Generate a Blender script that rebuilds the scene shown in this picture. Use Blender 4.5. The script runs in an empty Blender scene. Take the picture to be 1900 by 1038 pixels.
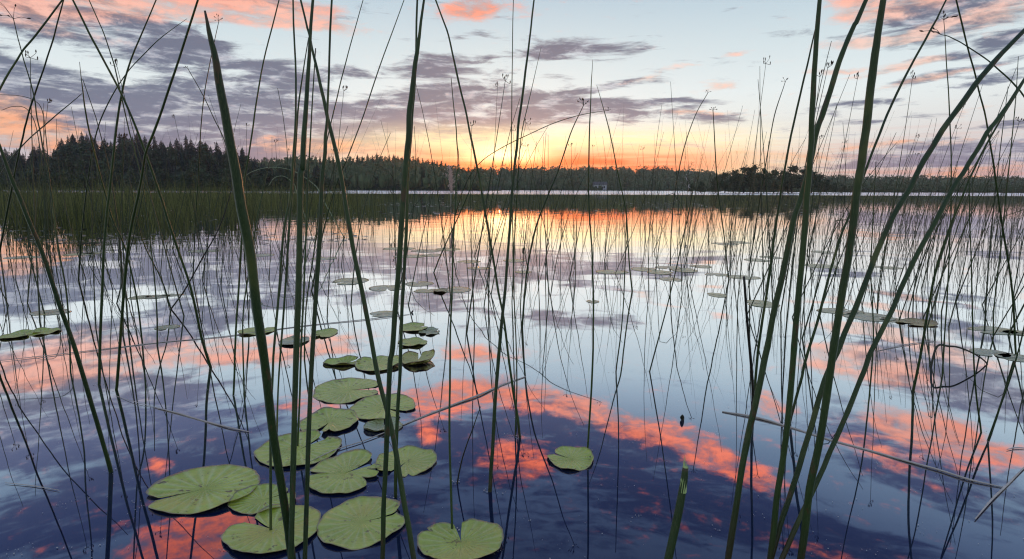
import bpy, math, random
import numpy as np
from mathutils import Vector, Matrix, noise as mnoise

R = math.radians
scene = bpy.context.scene
COL = scene.collection
random.seed(11)
RNG = np.random.default_rng(5)

# ------------------------------------------------------------------ camera
W, H, F = 1900.0, 1038.0, 1100.0
CAM_H, PITCH, ROLL = 1.0, R(8.7), R(0.2)
cam_data = bpy.data.cameras.new("camera")
cam_data.sensor_width = 36.0
cam_data.lens = 36.0 * F / W
cam_data.clip_start = 0.05
cam_data.clip_end = 6000
cam = bpy.data.objects.new("camera", cam_data)
COL.objects.link(cam)
FWD = Vector((0, math.cos(PITCH), -math.sin(PITCH)))
_r = Vector((1, 0, 0)); _u = Vector((0, math.sin(PITCH), math.cos(PITCH)))
RIGHT = _r * math.cos(ROLL) + _u * math.sin(ROLL)
UP = _u * math.cos(ROLL) - _r * math.sin(ROLL)
POS = Vector((0, 0, CAM_H))
cam.matrix_world = Matrix(((RIGHT.x, UP.x, -FWD.x, 0), (RIGHT.y, UP.y, -FWD.y, 0), (RIGHT.z, UP.z, -FWD.z, CAM_H), (0, 0, 0, 1)))
scene.camera = cam


def ray(x, y):
    return FWD + RIGHT * ((x - W / 2) / F) + UP * ((H / 2 - y) / F)


def at(x, y, t):
    return POS + ray(x, y) * t


def water_t(x, y):
    return -CAM_H / ray(x, y).z


def on_water(x, y):
    return at(x, y, water_t(x, y))


def azel(x, y):
    d = ray(x, y).normalized()
    return math.degrees(math.atan2(d.x, d.y)), math.degrees(math.asin(d.z))


def lin(c):
    return tuple(((v / 255) / 12.92 if v / 255 <= 0.04045 else ((v / 255 + 0.055) / 1.055) ** 2.4) for v in c)


# ------------------------------------------------------------------ sky (world)
SUN_AZ, SUN_EL = azel(932, 300)
LAMP_EL = 1.75          # the sun itself has just gone behind the trees of the far ridge
world = bpy.data.worlds.new("World")
scene.world = world
world.use_nodes = True
nt = world.node_tree
nt.nodes.clear()


def N(tree, typ, **kw):
    n = tree.nodes.new(typ)
    for k, v in kw.items():
        setattr(n, k, v)
    return n


class G:
    """tiny helper that writes math as nodes"""
    def __init__(s, tree): s.t = tree
    def put(s, node, i, v):
        if isinstance(v, (int, float)): node.inputs[i].default_value = v
        elif isinstance(v, tuple):
            node.inputs[i].default_value = v if len(v) == len(node.inputs[i].default_value) else tuple(v) + (1.0,)
        else: s.t.links.new(v, node.inputs[i])
    def m(s, op, a, b=None, c=None, clamp=False):
        n = N(s.t, 'ShaderNodeMath', operation=op, use_clamp=clamp)
        s.put(n, 0, a)
        if b is not None: s.put(n, 1, b)
        if c is not None: s.put(n, 2, c)
        return n.outputs[0]
    def step(s, v, a, b, lo=0.0, hi=1.0):
        n = N(s.t, 'ShaderNodeMapRange', interpolation_type='SMOOTHSTEP')
        s.put(n, 0, v); s.put(n, 1, a); s.put(n, 2, b); s.put(n, 3, lo); s.put(n, 4, hi)
        return n.outputs[0]
    def mix(s, f, a, b, blend='MIX'):
        n = N(s.t, 'ShaderNodeMix', data_type='RGBA', blend_type=blend)
        s.put(n, 0, f); s.put(n, 6, a); s.put(n, 7, b)
        return n.outputs[2]
    def ramp(s, v, stops, interp='LINEAR'):
        n = N(s.t, 'ShaderNodeValToRGB')
        cr = n.color_ramp; cr.interpolation = interp
        while len(cr.elements) < len(stops): cr.elements.new(0.5)
        for e, (p, c) in zip(cr.elements, stops):
            e.position = p; e.color = tuple(c) + (1.0,)
        s.put(n, 0, v)
        return n.outputs[0]
    def noise(s, vec, scale, detail=5, rough=0.55, dist=0.0, out=0):
        n = N(s.t, 'ShaderNodeTexNoise')
        if vec is not None: s.t.links.new(vec, n.inputs['Vector'])
        n.inputs['Scale'].default_value = scale; n.inputs['Detail'].default_value = detail
        n.inputs['Roughness'].default_value = rough; n.inputs['Distortion'].default_value = dist
        return n.outputs[out]
    def xyz(s, a, b, c):
        n = N(s.t, 'ShaderNodeCombineXYZ')
        s.put(n, 0, a); s.put(n, 1, b); s.put(n, 2, c)
        return n.outputs[0]
    def vm(s, op, a, b):
        n = N(s.t, 'ShaderNodeVectorMath', operation=op)
        s.put(n, 0, a); s.put(n, 1, b)
        return n.outputs[0]


g = G(nt)
tc = N(nt, 'ShaderNodeTexCoord')
sep = N(nt, 'ShaderNodeSeparateXYZ')
nt.links.new(tc.outputs['Generated'], sep.inputs[0])
dx, dy, dz = sep.outputs
el = g.m('MULTIPLY', g.m('ARCSINE', dz), 180 / math.pi)
az = g.m('MULTIPLY', g.m('ARCTAN2', dx, dy), 180 / math.pi)
zz = g.m('ADD', g.m('MAXIMUM', dz, 0.0), 0.10)
q = g.xyz(g.m('DIVIDE', dx, zz), g.m('DIVIDE', dy, zz), 0.0)
# cloud texture coordinates lie on a flat layer overhead, so clouds flatten towards the horizon
nA = g.noise(g.vm('MULTIPLY', q, (1.0, 1.5, 1.0)), 2.6, 11, 0.68, 0.25)
nB = g.noise(g.vm('ADD', q, (7.3, 2.1, 0.0)), 5.0, 9, 0.66, 0.3)
nC = g.noise(g.vm('ADD', q, (1.3, 9.1, 0.0)), 1.1, 5, 0.5)
ae = g.xyz(az, el, 0.0)
wn = g.noise(q, 1.3, 4, 0.55, 0.0, 1)
nD = g.noise(g.vm('MULTIPLY', ae, (0.20, 1.15, 1.0)), 1.0, 10, 0.66, 0.6)
nE = g.noise(g.vm('ADD', g.vm('MULTIPLY', ae, (0.42, 1.25, 1.0)), (31.0, 7.0, 4.0)), 1.0, 9, 0.66, 0.3)
hi = g.step(el, 30.0, 45.0)
nA = g.m('ADD', g.m('MULTIPLY', nA, g.m('MULTIPLY_ADD', hi, 0.65, 0.35)), g.m('MULTIPLY', nD, g.m('MULTIPLY_ADD', hi, -0.65, 0.65)))
nB = g.m('ADD', g.m('MULTIPLY', nB, g.m('MULTIPLY_ADD', hi, 0.7, 0.3)), g.m('MULTIPLY', nE, g.m('MULTIPLY_ADD', hi, -0.7, 0.7)))
warp = g.vm('MULTIPLY', g.vm('SUBTRACT', wn, (0.5, 0.5, 0.5)), (7.0, 3.0, 0.0))
aew = g.vm('ADD', ae, warp)


def blobs(items):
    """each cloud bank is an ellipse in azimuth / elevation; rows are x, y, rx, ry, tilt, weight, mirrored"""
    acc = None
    for (x, y, rx, ry, rot, w, mir) in items:
        a0, e0 = azel(x, y)
        a1 = azel(x + rx, y)[0]
        e1 = azel(x, y - ry)[1]
        sgn = 1
        if mir:
            e0 = -e0; sgn = -1
        mp = N(nt, 'ShaderNodeMapping', vector_type='TEXTURE')
        nt.links.new(aew, mp.inputs['Vector'])
        mp.inputs['Location'].default_value = (a0, e0, 0)
        mp.inputs['Rotation'].default_value = (0, 0, R(rot * sgn))
        mp.inputs['Scale'].default_value = (max(abs(a1 - a0), .3) * 1.35, max(abs(e1 + (e0 if mir else -e0)), .12) * 1.5, 1)
        gr = N(nt, 'ShaderNodeTexGradient', gradient_type='SPHERICAL')
        nt.links.new(mp.outputs[0], gr.inputs[0])
        if acc is None: acc = g.m('MULTIPLY', gr.outputs['Fac'], w)
        else: acc = g.m('MULTIPLY_ADD', gr.outputs['Fac'], w, acc)
    return acc


GREY = [
    (120, 30, 330, 55, -3, 1.5, 0), (290, 65, 130, 35, -10, 1.3, 0), (500, 10, 130, 14, 0, 1.0, 0),
    (60, 165, 200, 50, -12, 2.0, 0), (230, 215, 260, 55, -9, 2.1, 0), (430, 240, 260, 45, -4, 2.0, 0), (380, 165, 110, 32, -8, 1.3, 0),
    (290, 105, 60, 24, 0, 1.0, 0), (510, 140, 110, 38, -4, 1.6, 0), (560, 205, 170, 36, 0, 1.8, 0), (650, 125, 60, 14, 0, 1.0, 0),
    (640, 250, 220, 32, 0, 1.9, 0), (790, 235, 200, 42, 3, 2.0, 0), (840, 175, 140, 32, 4, 1.5, 0), (800, 125, 90, 20, 3, 1.3, 0),
    (870, 72, 60, 10, 5, 0.9, 0), (1080, 97, 110, 19, 0, 1.3, 0), (960, 215, 170, 26, 3, 1.6, 0), (1070, 168, 170, 14, 9, 1.6, 0),
    (1120, 208, 150, 22, 0, 1.5, 0), (980, 110, 90, 10, 4, .9, 0), (1290, 190, 90, 8, 0, 1.1, 0), (1330, 220, 90, 10, 4, 1.1, 0), (1200, 268, 110, 9, 3, .8, 0),
    (1780, 20, 190, 34, 8, 1.5, 0), (1800, 80, 170, 15, 9, 1.5, 0), (1800, 125, 150, 12, 9, 1.4, 0), (1580, 198, 110, 9, 2, 1.5, 0),
    (1600, 225, 80, 8, 2, 1.1, 0), (1850, 150, 100, 9, 8, 1.2, 0), (1760, 290, 260, 24, 1, 1.5, 0), (1500, 312, 160, 9, 1, 1.2, 0), (1860, 235, 100, 12, 4, 1.0, 0),
    # banks above the frame, seen mirrored in the lake
    (100, 800, 260, 60, 0, 2.0, 1), (330, 850, 240, 80, 8, 1.6, 1), (140, 960, 260, 60, 0, 1.6, 1), (230, 730, 230, 40, -2, 1.5, 1),
    (560, 900, 260, 60, -6, 1.1, 1), (700, 970, 200, 60, 0, 1.1, 1), (880, 830, 170, 60, -14, 1.7, 1), (1120, 850, 230, 60, -22, 2.0, 1), (1340, 930, 240, 55, -20, 1.8, 1),
    (1700, 870, 300, 60, -12, 1.4, 1), (1560, 1000, 340, 50, -8, 1.3, 1), (1720, 710, 230, 40, -10, 1.5, 1), (1050, 980, 220, 60, 0, 1.0, 1),
    (1850, 730, 150, 35, -5, 1.5, 1),
]
WARM = [
    (520, 33, 190, 15, -2, 1.7, 0), (600, 22, 40, 12, 10, 1.1, 0), (70, 40, 170, 26, 0, 1.2, 0), (360, 14, 170, 16, 0, 1.1, 0), (30, 235, 120, 40, -22, 2.6, 0), (100, 262, 130, 24, -10, 2.6, 0),
    (880, 20, 110, 26, 0, 1.2, 0), (1600, 32, 70, 15, 5, 1.3, 0), (1610, 70, 110, 10, 6, 1.6, 0), (1700, 48, 120, 9, 10, 1.4, 0), (1680, 114, 110, 9, 9, 1.5, 0), (1740, 142, 130, 7, 8, 1.4, 0),
    (1560, 122, 90, 6, 2, 1.3, 0), (1200, 138, 60, 7, 12, 1.2, 0), (1330, 160, 60, 7, 2, 1.1, 0), (1370, 90, 40, 5, 0, 1.2, 0), (1290, 115, 50, 4, 0, .8, 0),
    (600, 272, 130, 16, 0, 1.5, 0), (1650, 277, 260, 9, 2, 1.0, 0), (1780, 318, 200, 7, 2, 1.1, 0), (1300, 210, 120, 8, 0, 1.0, 0), (1400, 285, 160, 10, 0, .9, 0), (1840, 200, 100, 8, 5, .8, 0),
    (340, 1010, 160, 50, 10, 2.8, 1), (100, 692, 260, 32, 0, 3.0, 1), (480, 658, 170, 24, -2, 2.6, 1), (640, 742, 120, 30, 0, 1.3, 1), (300, 868, 30, 16, 0, 1.5, 1),
    (820, 745, 80, 26, 6, 2.2, 1), (980, 740, 130, 24, -4, 2.2, 1), (1130, 782, 110, 24, -16, 2.2, 1), (1290, 830, 110, 26, -22, 2.2, 1), (1390, 872, 90, 22, -25, 1.6, 1),
    (950, 850, 70, 42, 0, 1.9, 1), (786, 800, 22, 18, 0, 1.5, 1), (1440, 762, 55, 16, -10, 1.5, 1),
    (1720, 815, 150, 32, -12, 2.6, 1), (1640, 850, 90, 22, -10, 1.5, 1), (1760, 790, 90, 20, -20, 1.2, 1), (1620, 685, 130, 28, -5, 2.5, 1), (1760, 655, 130, 24, -8, 1.3, 1),
    (1880, 850, 60, 25, 0, 1.3, 1), (1500, 1020, 150, 20, 0, .8, 1), (880, 672, 45, 22, 0, 1.2, 1),
]
gsum = blobs(GREY)
wsum = blobs(WARM)
gmask = g.step(g.m('ADD', g.m('MULTIPLY', g.m('MINIMUM', gsum, 1.15), 0.66), g.m('MULTIPLY', g.m('SUBTRACT', nA, 0.5), 3.3)), 0.16, 0.74)
wmask = g.step(g.m('ADD', g.m('MULTIPLY', g.m('MINIMUM', wsum, 1.25), 0.70), g.m('MULTIPLY', g.m('SUBTRACT', nB, 0.5), g.step(el, 15.0, 22.0, 3.0, 3.6))), 0.18, 1.15)

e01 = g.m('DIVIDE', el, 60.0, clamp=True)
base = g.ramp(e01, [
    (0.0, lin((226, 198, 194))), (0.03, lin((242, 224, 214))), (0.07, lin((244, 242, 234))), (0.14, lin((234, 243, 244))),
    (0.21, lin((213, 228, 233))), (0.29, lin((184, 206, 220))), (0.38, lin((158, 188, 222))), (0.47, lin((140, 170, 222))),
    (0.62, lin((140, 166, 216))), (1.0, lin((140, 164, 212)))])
# left and right of the glow the low sky turns blue-mauve
side = g.m('MULTIPLY', g.step(g.m('ABSOLUTE', g.m('SUBTRACT', az, SUN_AZ + 4)), 14.0, 40.0), g.step(el, 9.0, 1.0))
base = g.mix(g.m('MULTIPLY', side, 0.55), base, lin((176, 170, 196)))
# thin veil of streaks low down
streak = g.noise(g.vm('MULTIPLY', ae, (0.06, 1.1, 1.0)), 1.0, 6, 0.6)
low = g.step(el, 7.0, 0.5)
base = g.mix(g.m('MULTIPLY', g.m('MULTIPLY', g.step(streak, 0.48, 0.62), low), 0.55), base, lin((236, 160, 140)))
base = g.mix(g.m('MULTIPLY', g.m('MULTIPLY', g.step(streak, 0.47, 0.38), low), 0.6), base, lin((150, 160, 192)))

# sun glow
ga = g.m('DIVIDE', g.m('SUBTRACT', az, SUN_AZ + 4.0), 22.0)
ge = g.m('DIVIDE', g.m('SUBTRACT', el, 1.2), 4.0)
gd = g.m('SQRT', g.m('ADD', g.m('MULTIPLY', ga, ga), g.m('MULTIPLY', ge, ge)))
glow_w = g.step(gd, 1.25, 0.1)
ca = g.m('DIVIDE', g.m('SUBTRACT', az, SUN_AZ + .3), 6.5)
ce = g.m('DIVIDE', g.m('SUBTRACT', el, SUN_EL + .3), 1.7)
cd = g.m('SQRT', g.m('ADD', g.m('MULTIPLY', ca, ca), g.m('MULTIPLY', ce, ce)))
core_w = g.step(cd, 1.1, 0.0)
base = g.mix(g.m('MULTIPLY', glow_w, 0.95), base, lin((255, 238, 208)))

# clouds
gc = g.ramp(e01, [
    (0.0, lin((124, 124, 160))), (0.06, lin((110, 112, 142))), (0.14, lin((88, 97, 126))), (0.25, lin((100, 98, 120))),
    (0.33, lin((98, 106, 146))), (0.42, lin((76, 90, 142))), (0.6, lin((84, 100, 152))), (1.0, lin((96, 104, 150)))])
vein = g.m('MULTIPLY', g.step(g.m('SUBTRACT', nB, g.m('MULTIPLY', g.m('SUBTRACT', nA, 0.5), 0.8)), 0.46, 0.66), g.step(el, 24.0, 14.0, 0.12, 1.0))
gc = g.mix(vein, gc, g.mix(0.55, gc, lin((222, 226, 238))))
near_sun = g.m('MULTIPLY', g.step(gd, 1.9, 0.4), 0.42)
gc = g.mix(near_sun, gc, lin((204, 166, 168)))
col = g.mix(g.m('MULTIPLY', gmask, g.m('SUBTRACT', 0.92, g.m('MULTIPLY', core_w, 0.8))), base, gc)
wc = g.ramp(e01, [
    (0.0, lin((255, 168, 120))), (0.08, lin((253, 172, 124))), (0.18, lin((244, 200, 184))), (0.25, lin((254, 152, 116))),
    (0.36, lin((255, 128, 86))), (0.46, lin((255, 112, 64))), (0.58, lin((255, 108, 58))), (1.0, lin((220, 120, 100)))])
wcb = g.m('MULTIPLY', g.step(el, 17.0, 27.0, 1.0, 3.4), g.step(nE, 0.36, 0.64, 0.62, 1.15))
wc = g.mix(1.0, wc, g.xyz(wcb, wcb, wcb), 'MULTIPLY')
wc = g.mix(g.step(nC, 0.4, 0.65), wc, g.mix(0.3, wc, lin((255, 240, 225))))
col = g.mix(g.m('MULTIPLY', wmask, 0.88), col, wc)
# the burning core round the sun, orange just over the hills and white-yellow above it
hot = g.mix(g.step(el, 1.9, 3.4), lin((255, 110, 36)), lin((255, 240, 180)))
col = g.mix(g.m('MULTIPLY', g.step(gd, 1.3, 0.2), g.m('MULTIPLY', g.step(el, 4.6, 2.0), 0.8)), col, lin((255, 206, 132)))
lb_az = g.m('ABSOLUTE', g.m('SUBTRACT', az, SUN_AZ + 5.5))
yel = g.m('MULTIPLY', g.step(el, 6.6, 4.2), g.step(lb_az, 26.0, 9.0))
col = g.mix(g.m('MULTIPLY', yel, g.step(nA, 0.66, 0.46, 0.30, 0.95)), col, lin((255, 236, 180)))
lowband = g.m('MULTIPLY', g.step(el, 4.5, 2.5), g.step(g.m('ABSOLUTE', g.m('SUBTRACT', az, SUN_AZ + 4.0)), 23.0, 7.0))
col = g.mix(g.m('MULTIPLY', lowband, g.step(streak, 0.36, 0.54, 0.60, 1.0)), col, lin((255, 92, 38)))
col = g.mix(core_w, col, hot)
boost = g.m('ADD', g.m('MULTIPLY_ADD', core_w, 1.2, 1.0), g.m('MULTIPLY', g.m('MAXIMUM', lowband, yel), 0.22))
col = g.mix(1.0, col, g.xyz(boost, boost, boost), 'MULTIPLY')
# below the horizon (never seen, the lake reaches past it)
col = g.mix(g.step(el, -0.5, -4.0), col, lin((70, 80, 100)))
sky = N(nt, 'ShaderNodeTexSky', sky_type='NISHITA', sun_disc=False)
sky.sun_elevation = R(LAMP_EL)
sky.sun_rotation = R(SUN_AZ)
bg1 = N(nt, 'ShaderNodeBackground'); bg1.inputs['Strength'].default_value = 0.05
nt.links.new(g.mix(1.0, sky.outputs[0], (0.16, 0.22, 0.32), 'MULTIPLY'), bg1.inputs['Color'])
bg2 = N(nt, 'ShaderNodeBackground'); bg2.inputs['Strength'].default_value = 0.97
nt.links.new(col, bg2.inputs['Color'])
addn = N(nt, 'ShaderNodeAddShader')
nt.links.new(bg1.outputs[0], addn.inputs[0]); nt.links.new(bg2.outputs[0], addn.inputs[1])
outw = N(nt, 'ShaderNodeOutputWorld')
nt.links.new(addn.outputs[0], outw.inputs['Surface'])

# ------------------------------------------------------------------ sun
sd = bpy.data.lights.new("sun", 'SUN')
sd.energy = 1.0
sd.angle = R(0.6)
sd.color = (1.0, 0.36, 0.13)
sun = bpy.data.objects.new("sun", sd)
COL.objects.link(sun)
to_sun = Vector((math.sin(R(SUN_AZ)) * math.cos(R(LAMP_EL)), math.cos(R(SUN_AZ)) * math.cos(R(LAMP_EL)), math.sin(R(LAMP_EL))))
sun.rotation_euler = to_sun.to_track_quat('Z', 'Y').to_euler()

scene.render.engine = 'CYCLES'
scene.view_settings.view_transform = 'Standard'
scene.view_settings.look = 'None'
scene.view_settings.gamma = 1.0
scene.view_settings.exposure = 0.0
scene.view_settings.use_curve_mapping = False
scene.cycles.use_denoising = True
scene.cycles.filter_width = 1.2
scene.cycles.max_bounces = 8
scene.cycles.glossy_bounces = 4
scene.cycles.caustics_reflective = False
scene.cycles.caustics_refractive = False
scene.cycles.sample_clamp_indirect = 6.0

# ------------------------------------------------------------------ helpers


def tag(o, label=None, cat=None, group=None, kind=None):
    for k, v in (('label', label), ('category', cat), ('group', group), ('kind', kind)):
        if v: o[k] = v
    return o


def mesh_obj(name, verts, faces, m, parent=None, smooth=True, attrs=None):
    me = bpy.data.meshes.new(name)
    if isinstance(verts, np.ndarray) and isinstance(faces, np.ndarray):
        k = faces.shape[1]
        me.vertices.add(len(verts)); me.vertices.foreach_set('co', verts.astype(np.float32).ravel())
        me.loops.add(faces.size); me.loops.foreach_set('vertex_index', faces.astype(np.int32).ravel())
        me.polygons.add(len(faces)); me.polygons.foreach_set('loop_start', np.arange(0, faces.size, k, dtype=np.int32))
        me.update(calc_edges=True)
    else:
        me.from_pydata([tuple(v) for v in verts], [], faces)
    me.polygons.foreach_set('use_smooth', [smooth] * len(me.polygons))
    for an, vals in (attrs or {}).items():
        a = me.attributes.new(an, 'FLOAT', 'POINT'); a.data.foreach_set('value', vals)
    me.materials.append(m)
    o = bpy.data.objects.new(name, me)
    COL.objects.link(o)
    if parent: o.parent = parent
    return o


class MB:
    def __init__(s): s.v = []; s.f = []
    def tube(s, pts, rad, n=6, cap=True):
        pts = [Vector(p) for p in pts]
        base = len(s.v); ref = Vector((0.3, 1, 0.1)).normalized()
        for i, p in enumerate(pts):
            d = (pts[min(i + 1, len(pts) - 1)] - pts[max(i - 1, 0)])
            if d.length < 1e-9: d = Vector((0, 0, 1))
            d.normalize()
            a = d.cross(ref)
            if a.length < 1e-4: a = d.cross(Vector((1, 0, 0)))
            a.normalize(); b = d.cross(a)
            r = rad[i] if hasattr(rad, '__len__') else rad
            for k in range(n):
                th = 2 * math.pi * k / n
                s.v.append(p + a * math.cos(th) * r + b * math.sin(th) * r)
        for i in range(len(pts) - 1):
            for k in range(n):
                k2 = (k + 1) % n
                s.f.append((base + i * n + k, base + i * n + k2, base + (i + 1) * n + k2, base + (i + 1) * n + k))
        if cap:
            s.f.append(tuple(base + k for k in range(n))[::-1])
            s.f.append(tuple(base + (len(pts) - 1) * n + k for k in range(n)))
        return s
    def tri(s, a, b, c):
        i = len(s.v); s.v += [a, b, c]; s.f.append((i, i + 1, i + 2))
    def quad(s, a, b, c, d):
        i = len(s.v); s.v += [a, b, c, d]; s.f.append((i, i + 1, i + 2, i + 3))
    def box(s, x0, y0, z0, x1, y1, z1):
        i = len(s.v)
        s.v += [Vector(p) for p in ((x0, y0, z0), (x1, y0, z0), (x1, y1, z0), (x0, y1, z0), (x0, y0, z1), (x1, y0, z1), (x1, y1, z1), (x0, y1, z1))]
        s.f += [tuple(i + k for k in f) for f in ((0, 3, 2, 1), (4, 5, 6, 7), (0, 1, 5, 4), (1, 2, 6, 5), (2, 3, 7, 6), (3, 0, 4, 7))]
        return s
    def build(s, name, m, parent=None, smooth=True): return mesh_obj(name, s.v, s.f, m, parent, smooth)


def catmull(P, sub):
    P = [np.array(p, float) for p in P]
    if len(P) < 3:
        return [P[0] + (P[-1] - P[0]) * k / sub for k in range(sub + 1)]
    E = [2 * P[0] - P[1]] + P + [2 * P[-1] - P[-2]]
    out = []
    for i in range(1, len(E) - 2):
        a, b, c, d = E[i - 1], E[i], E[i + 1], E[i + 2]
        for k in range(sub):
            t = k / sub
            out.append(.5 * ((2 * b) + (-a + c) * t + (2 * a - 5 * b + 4 * c - d) * t * t + (-a + 3 * b - 3 * c + d) * t ** 3))
    out.append(P[-1])
    return out


def mat(name, build):
    m = bpy.data.materials.new(name); m.use_nodes = True
    t = m.node_tree; t.nodes.clear()
    out = N(t, 'ShaderNodeOutputMaterial')
    gg = G(t)
    sh = build(t, gg)
    t.links.new(sh, out.inputs['Surface'])
    return m


def principled(t, gg, color, rough=0.5, spec=0.5, normal=None):
    p = N(t, 'ShaderNodeBsdfPrincipled')
    gg.put(p, 'Base Color', color) if not isinstance(color, tuple) else setattr(p.inputs['Base Color'], 'default_value', tuple(color) + (1,))
    if isinstance(rough, (int, float)): p.inputs['Roughness'].default_value = rough
    else: t.links.new(rough, p.inputs['Roughness'])
    p.inputs['Specular IOR Level'].default_value = spec
    if normal is not None: t.links.new(normal, p.inputs['Normal'])
    return p.outputs[0]


def bump(t, h, strength, dist):
    b = N(t, 'ShaderNodeBump'); b.inputs['Strength'].default_value = strength; b.inputs['Distance'].default_value = dist
    t.links.new(h, b.inputs['Height'])
    return b.outputs[0]


def plant_mat(name, c1, c2, scale=3.0, rough=0.5, spec=0.4, rnd=0.5, translucent=0.0, world_space=True):
    def b(t, gg):
        geo = N(t, 'ShaderNodeNewGeometry'); oi = N(t, 'ShaderNodeObjectInfo')
        n = gg.noise(geo.outputs['Position'], scale, 4, 0.6)
        f = gg.m('ADD', gg.m('MULTIPLY', gg.step(n, 0.3, 0.7), 1 - rnd), gg.m('MULTIPLY', oi.outputs['Random'], rnd))
        c = gg.mix(f, c1, c2)
        nn = gg.noise(geo.outputs['Position'], scale * 30, 2, 0.6)
        p = principled(t, gg, c, rough, spec, bump(t, nn, 0.15, 0.01))
        if translucent:
            tr = N(t, 'ShaderNodeBsdfTranslucent'); gg.put(tr, 0, c)
            mx = N(t, 'ShaderNodeMixShader'); mx.inputs[0].default_value = translucent
            t.links.new(p, mx.inputs[1]); t.links.new(tr.outputs[0], mx.inputs[2])
            return mx.outputs[0]
        return p
    return mat(name, b)




def stem_shader(t, gg):
    geo = N(t, 'ShaderNodeNewGeometry'); oi = N(t, 'ShaderNodeObjectInfo'); pos = geo.outputs['Position']
    al = N(t, 'ShaderNodeAttribute'); al.attribute_name = 'along'
    n = gg.noise(pos, 5.0, 4, 0.6)
    f = gg.m('ADD', gg.m('MULTIPLY', gg.step(n, 0.3, 0.7), .5), gg.m('MULTIPLY', oi.outputs['Random'], .5))
    c = gg.mix(f, (0.016, 0.034, 0.009), (0.050, 0.084, 0.018))
    fib = gg.noise(gg.vm('MULTIPLY', pos, (1.0, 1.0, 0.012)), 900.0, 2, 0.5)
    c = gg.mix(gg.step(fib, .45, .75, 0, .45), c, (0.11, 0.15, 0.045))
    spot = gg.noise(gg.vm('MULTIPLY', pos, (1.0, 1.0, .35)), 42.0, 3, 0.7)
    c = gg.mix(gg.step(spot, .58, .68, 0, .85), c, (0.10, 0.060, 0.024))
    patch = gg.noise(gg.vm('MULTIPLY', pos, (1.0, 1.0, .5)), 9.0, 3, 0.6)
    c = gg.mix(gg.step(patch, .55, .72, 0, .6), c, (0.15, 0.16, 0.04))
    c = gg.mix(gg.step(al.outputs['Fac'], .93, 1.0, 0, .8), c, (0.10, 0.06, 0.03))
    c = gg.mix(gg.step(al.outputs['Fac'], .13, .06, 0, .75), c, (0.050, 0.032, 0.014))
    return principled(t, gg, c, .42, .3, bump(t, fib, .4, .0006))


M_STEM = mat("stem_green", stem_shader)
M_STEM_FAR = plant_mat("stem_far", (0.025, 0.038, 0.013), (0.06, 0.075, 0.025), 3.0, 0.5, 0.3, 0.6)
M_STEM_PALE = plant_mat("stem_pale", (0.20, 0.26, 0.12), (0.36, 0.40, 0.22), 5.0, 0.5, 0.4, 0.4)
M_DARK = plant_mat("stem_dark", (0.02, 0.018, 0.012), (0.05, 0.045, 0.02), 6.0, 0.5, 0.4, 0.5)
M_HEAD = plant_mat("spikelet", (0.06, 0.035, 0.018), (0.13, 0.08, 0.04), 30.0, 0.7, 0.2, 0.4)
M_STRAW = plant_mat("straw", (0.42, 0.35, 0.27), (0.62, 0.54, 0.43), 20.0, 0.45, 0.4, 0.4)
M_PLUME = plant_mat("plume", (0.70, 0.52, 0.42), (0.85, 0.68, 0.56), 20.0, 0.8, 0.2, 0.4, 0.3)
M_CONIFER = plant_mat("conifer_needles", (0.008, 0.018, 0.011), (0.024, 0.040, 0.022), 0.35, 0.7, 0.2, 0.5)
M_BROAD = plant_mat("broadleaf", (0.040, 0.060, 0.020), (0.120, 0.150, 0.055), 0.3, 0.7, 0.2, 0.6)
M_BROAD_DARK = plant_mat("broadleaf_dark", (0.022, 0.038, 0.016), (0.065, 0.09, 0.034), 0.3, 0.7, 0.2, 0.6)
M_BARK = plant_mat("bark", (0.05, 0.04, 0.03), (0.10, 0.085, 0.07), 4.0, 0.9, 0.1, 0.3)


def sedge_shader(t, gg):
    pos = N(t, 'ShaderNodeNewGeometry').outputs['Position']
    n = gg.noise(gg.vm('MULTIPLY', pos, (7.0, 7.0, 0.25)), 1.0, 2, 0.6)
    big = gg.noise(pos, 0.22, 3, 0.6)
    c = gg.mix(gg.step(n, .35, .65), (0.06, 0.075, 0.02), (0.27, 0.27, 0.07))
    c = gg.mix(gg.step(n, .60, .72, 0, .8), c, (0.42, 0.34, 0.17))
    c = gg.mix(gg.step(big, .35, .65, 0, .55), c, (0.15, 0.14, 0.045))
    return principled(t, gg, c, .6, .2)


M_SEDGE = mat("sedge", sedge_shader)
M_FLOAT = plant_mat("floating_leaf", (0.07, 0.085, 0.035), (0.17, 0.17, 0.09), 3.0, 0.35, 0.6, 0.2)
M_HILL = plant_mat("hill_ground", (0.022, 0.030, 0.014), (0.045, 0.055, 0.028), 0.08, 0.9, 0.1, 0.0)
M_WALL = plant_mat("white_paint", (0.6, 0.6, 0.6), (0.72, 0.72, 0.70), 1.0, 0.6, 0.3, 0.0)
M_ROOF = plant_mat("roof_felt", (0.10, 0.09, 0.09), (0.16, 0.14, 0.13), 2.0, 0.8, 0.2, 0.0)
M_PANE = plant_mat("window_pane", (0.03, 0.035, 0.04), (0.05, 0.05, 0.06), 2.0, 0.1, 0.6, 0.0)


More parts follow.
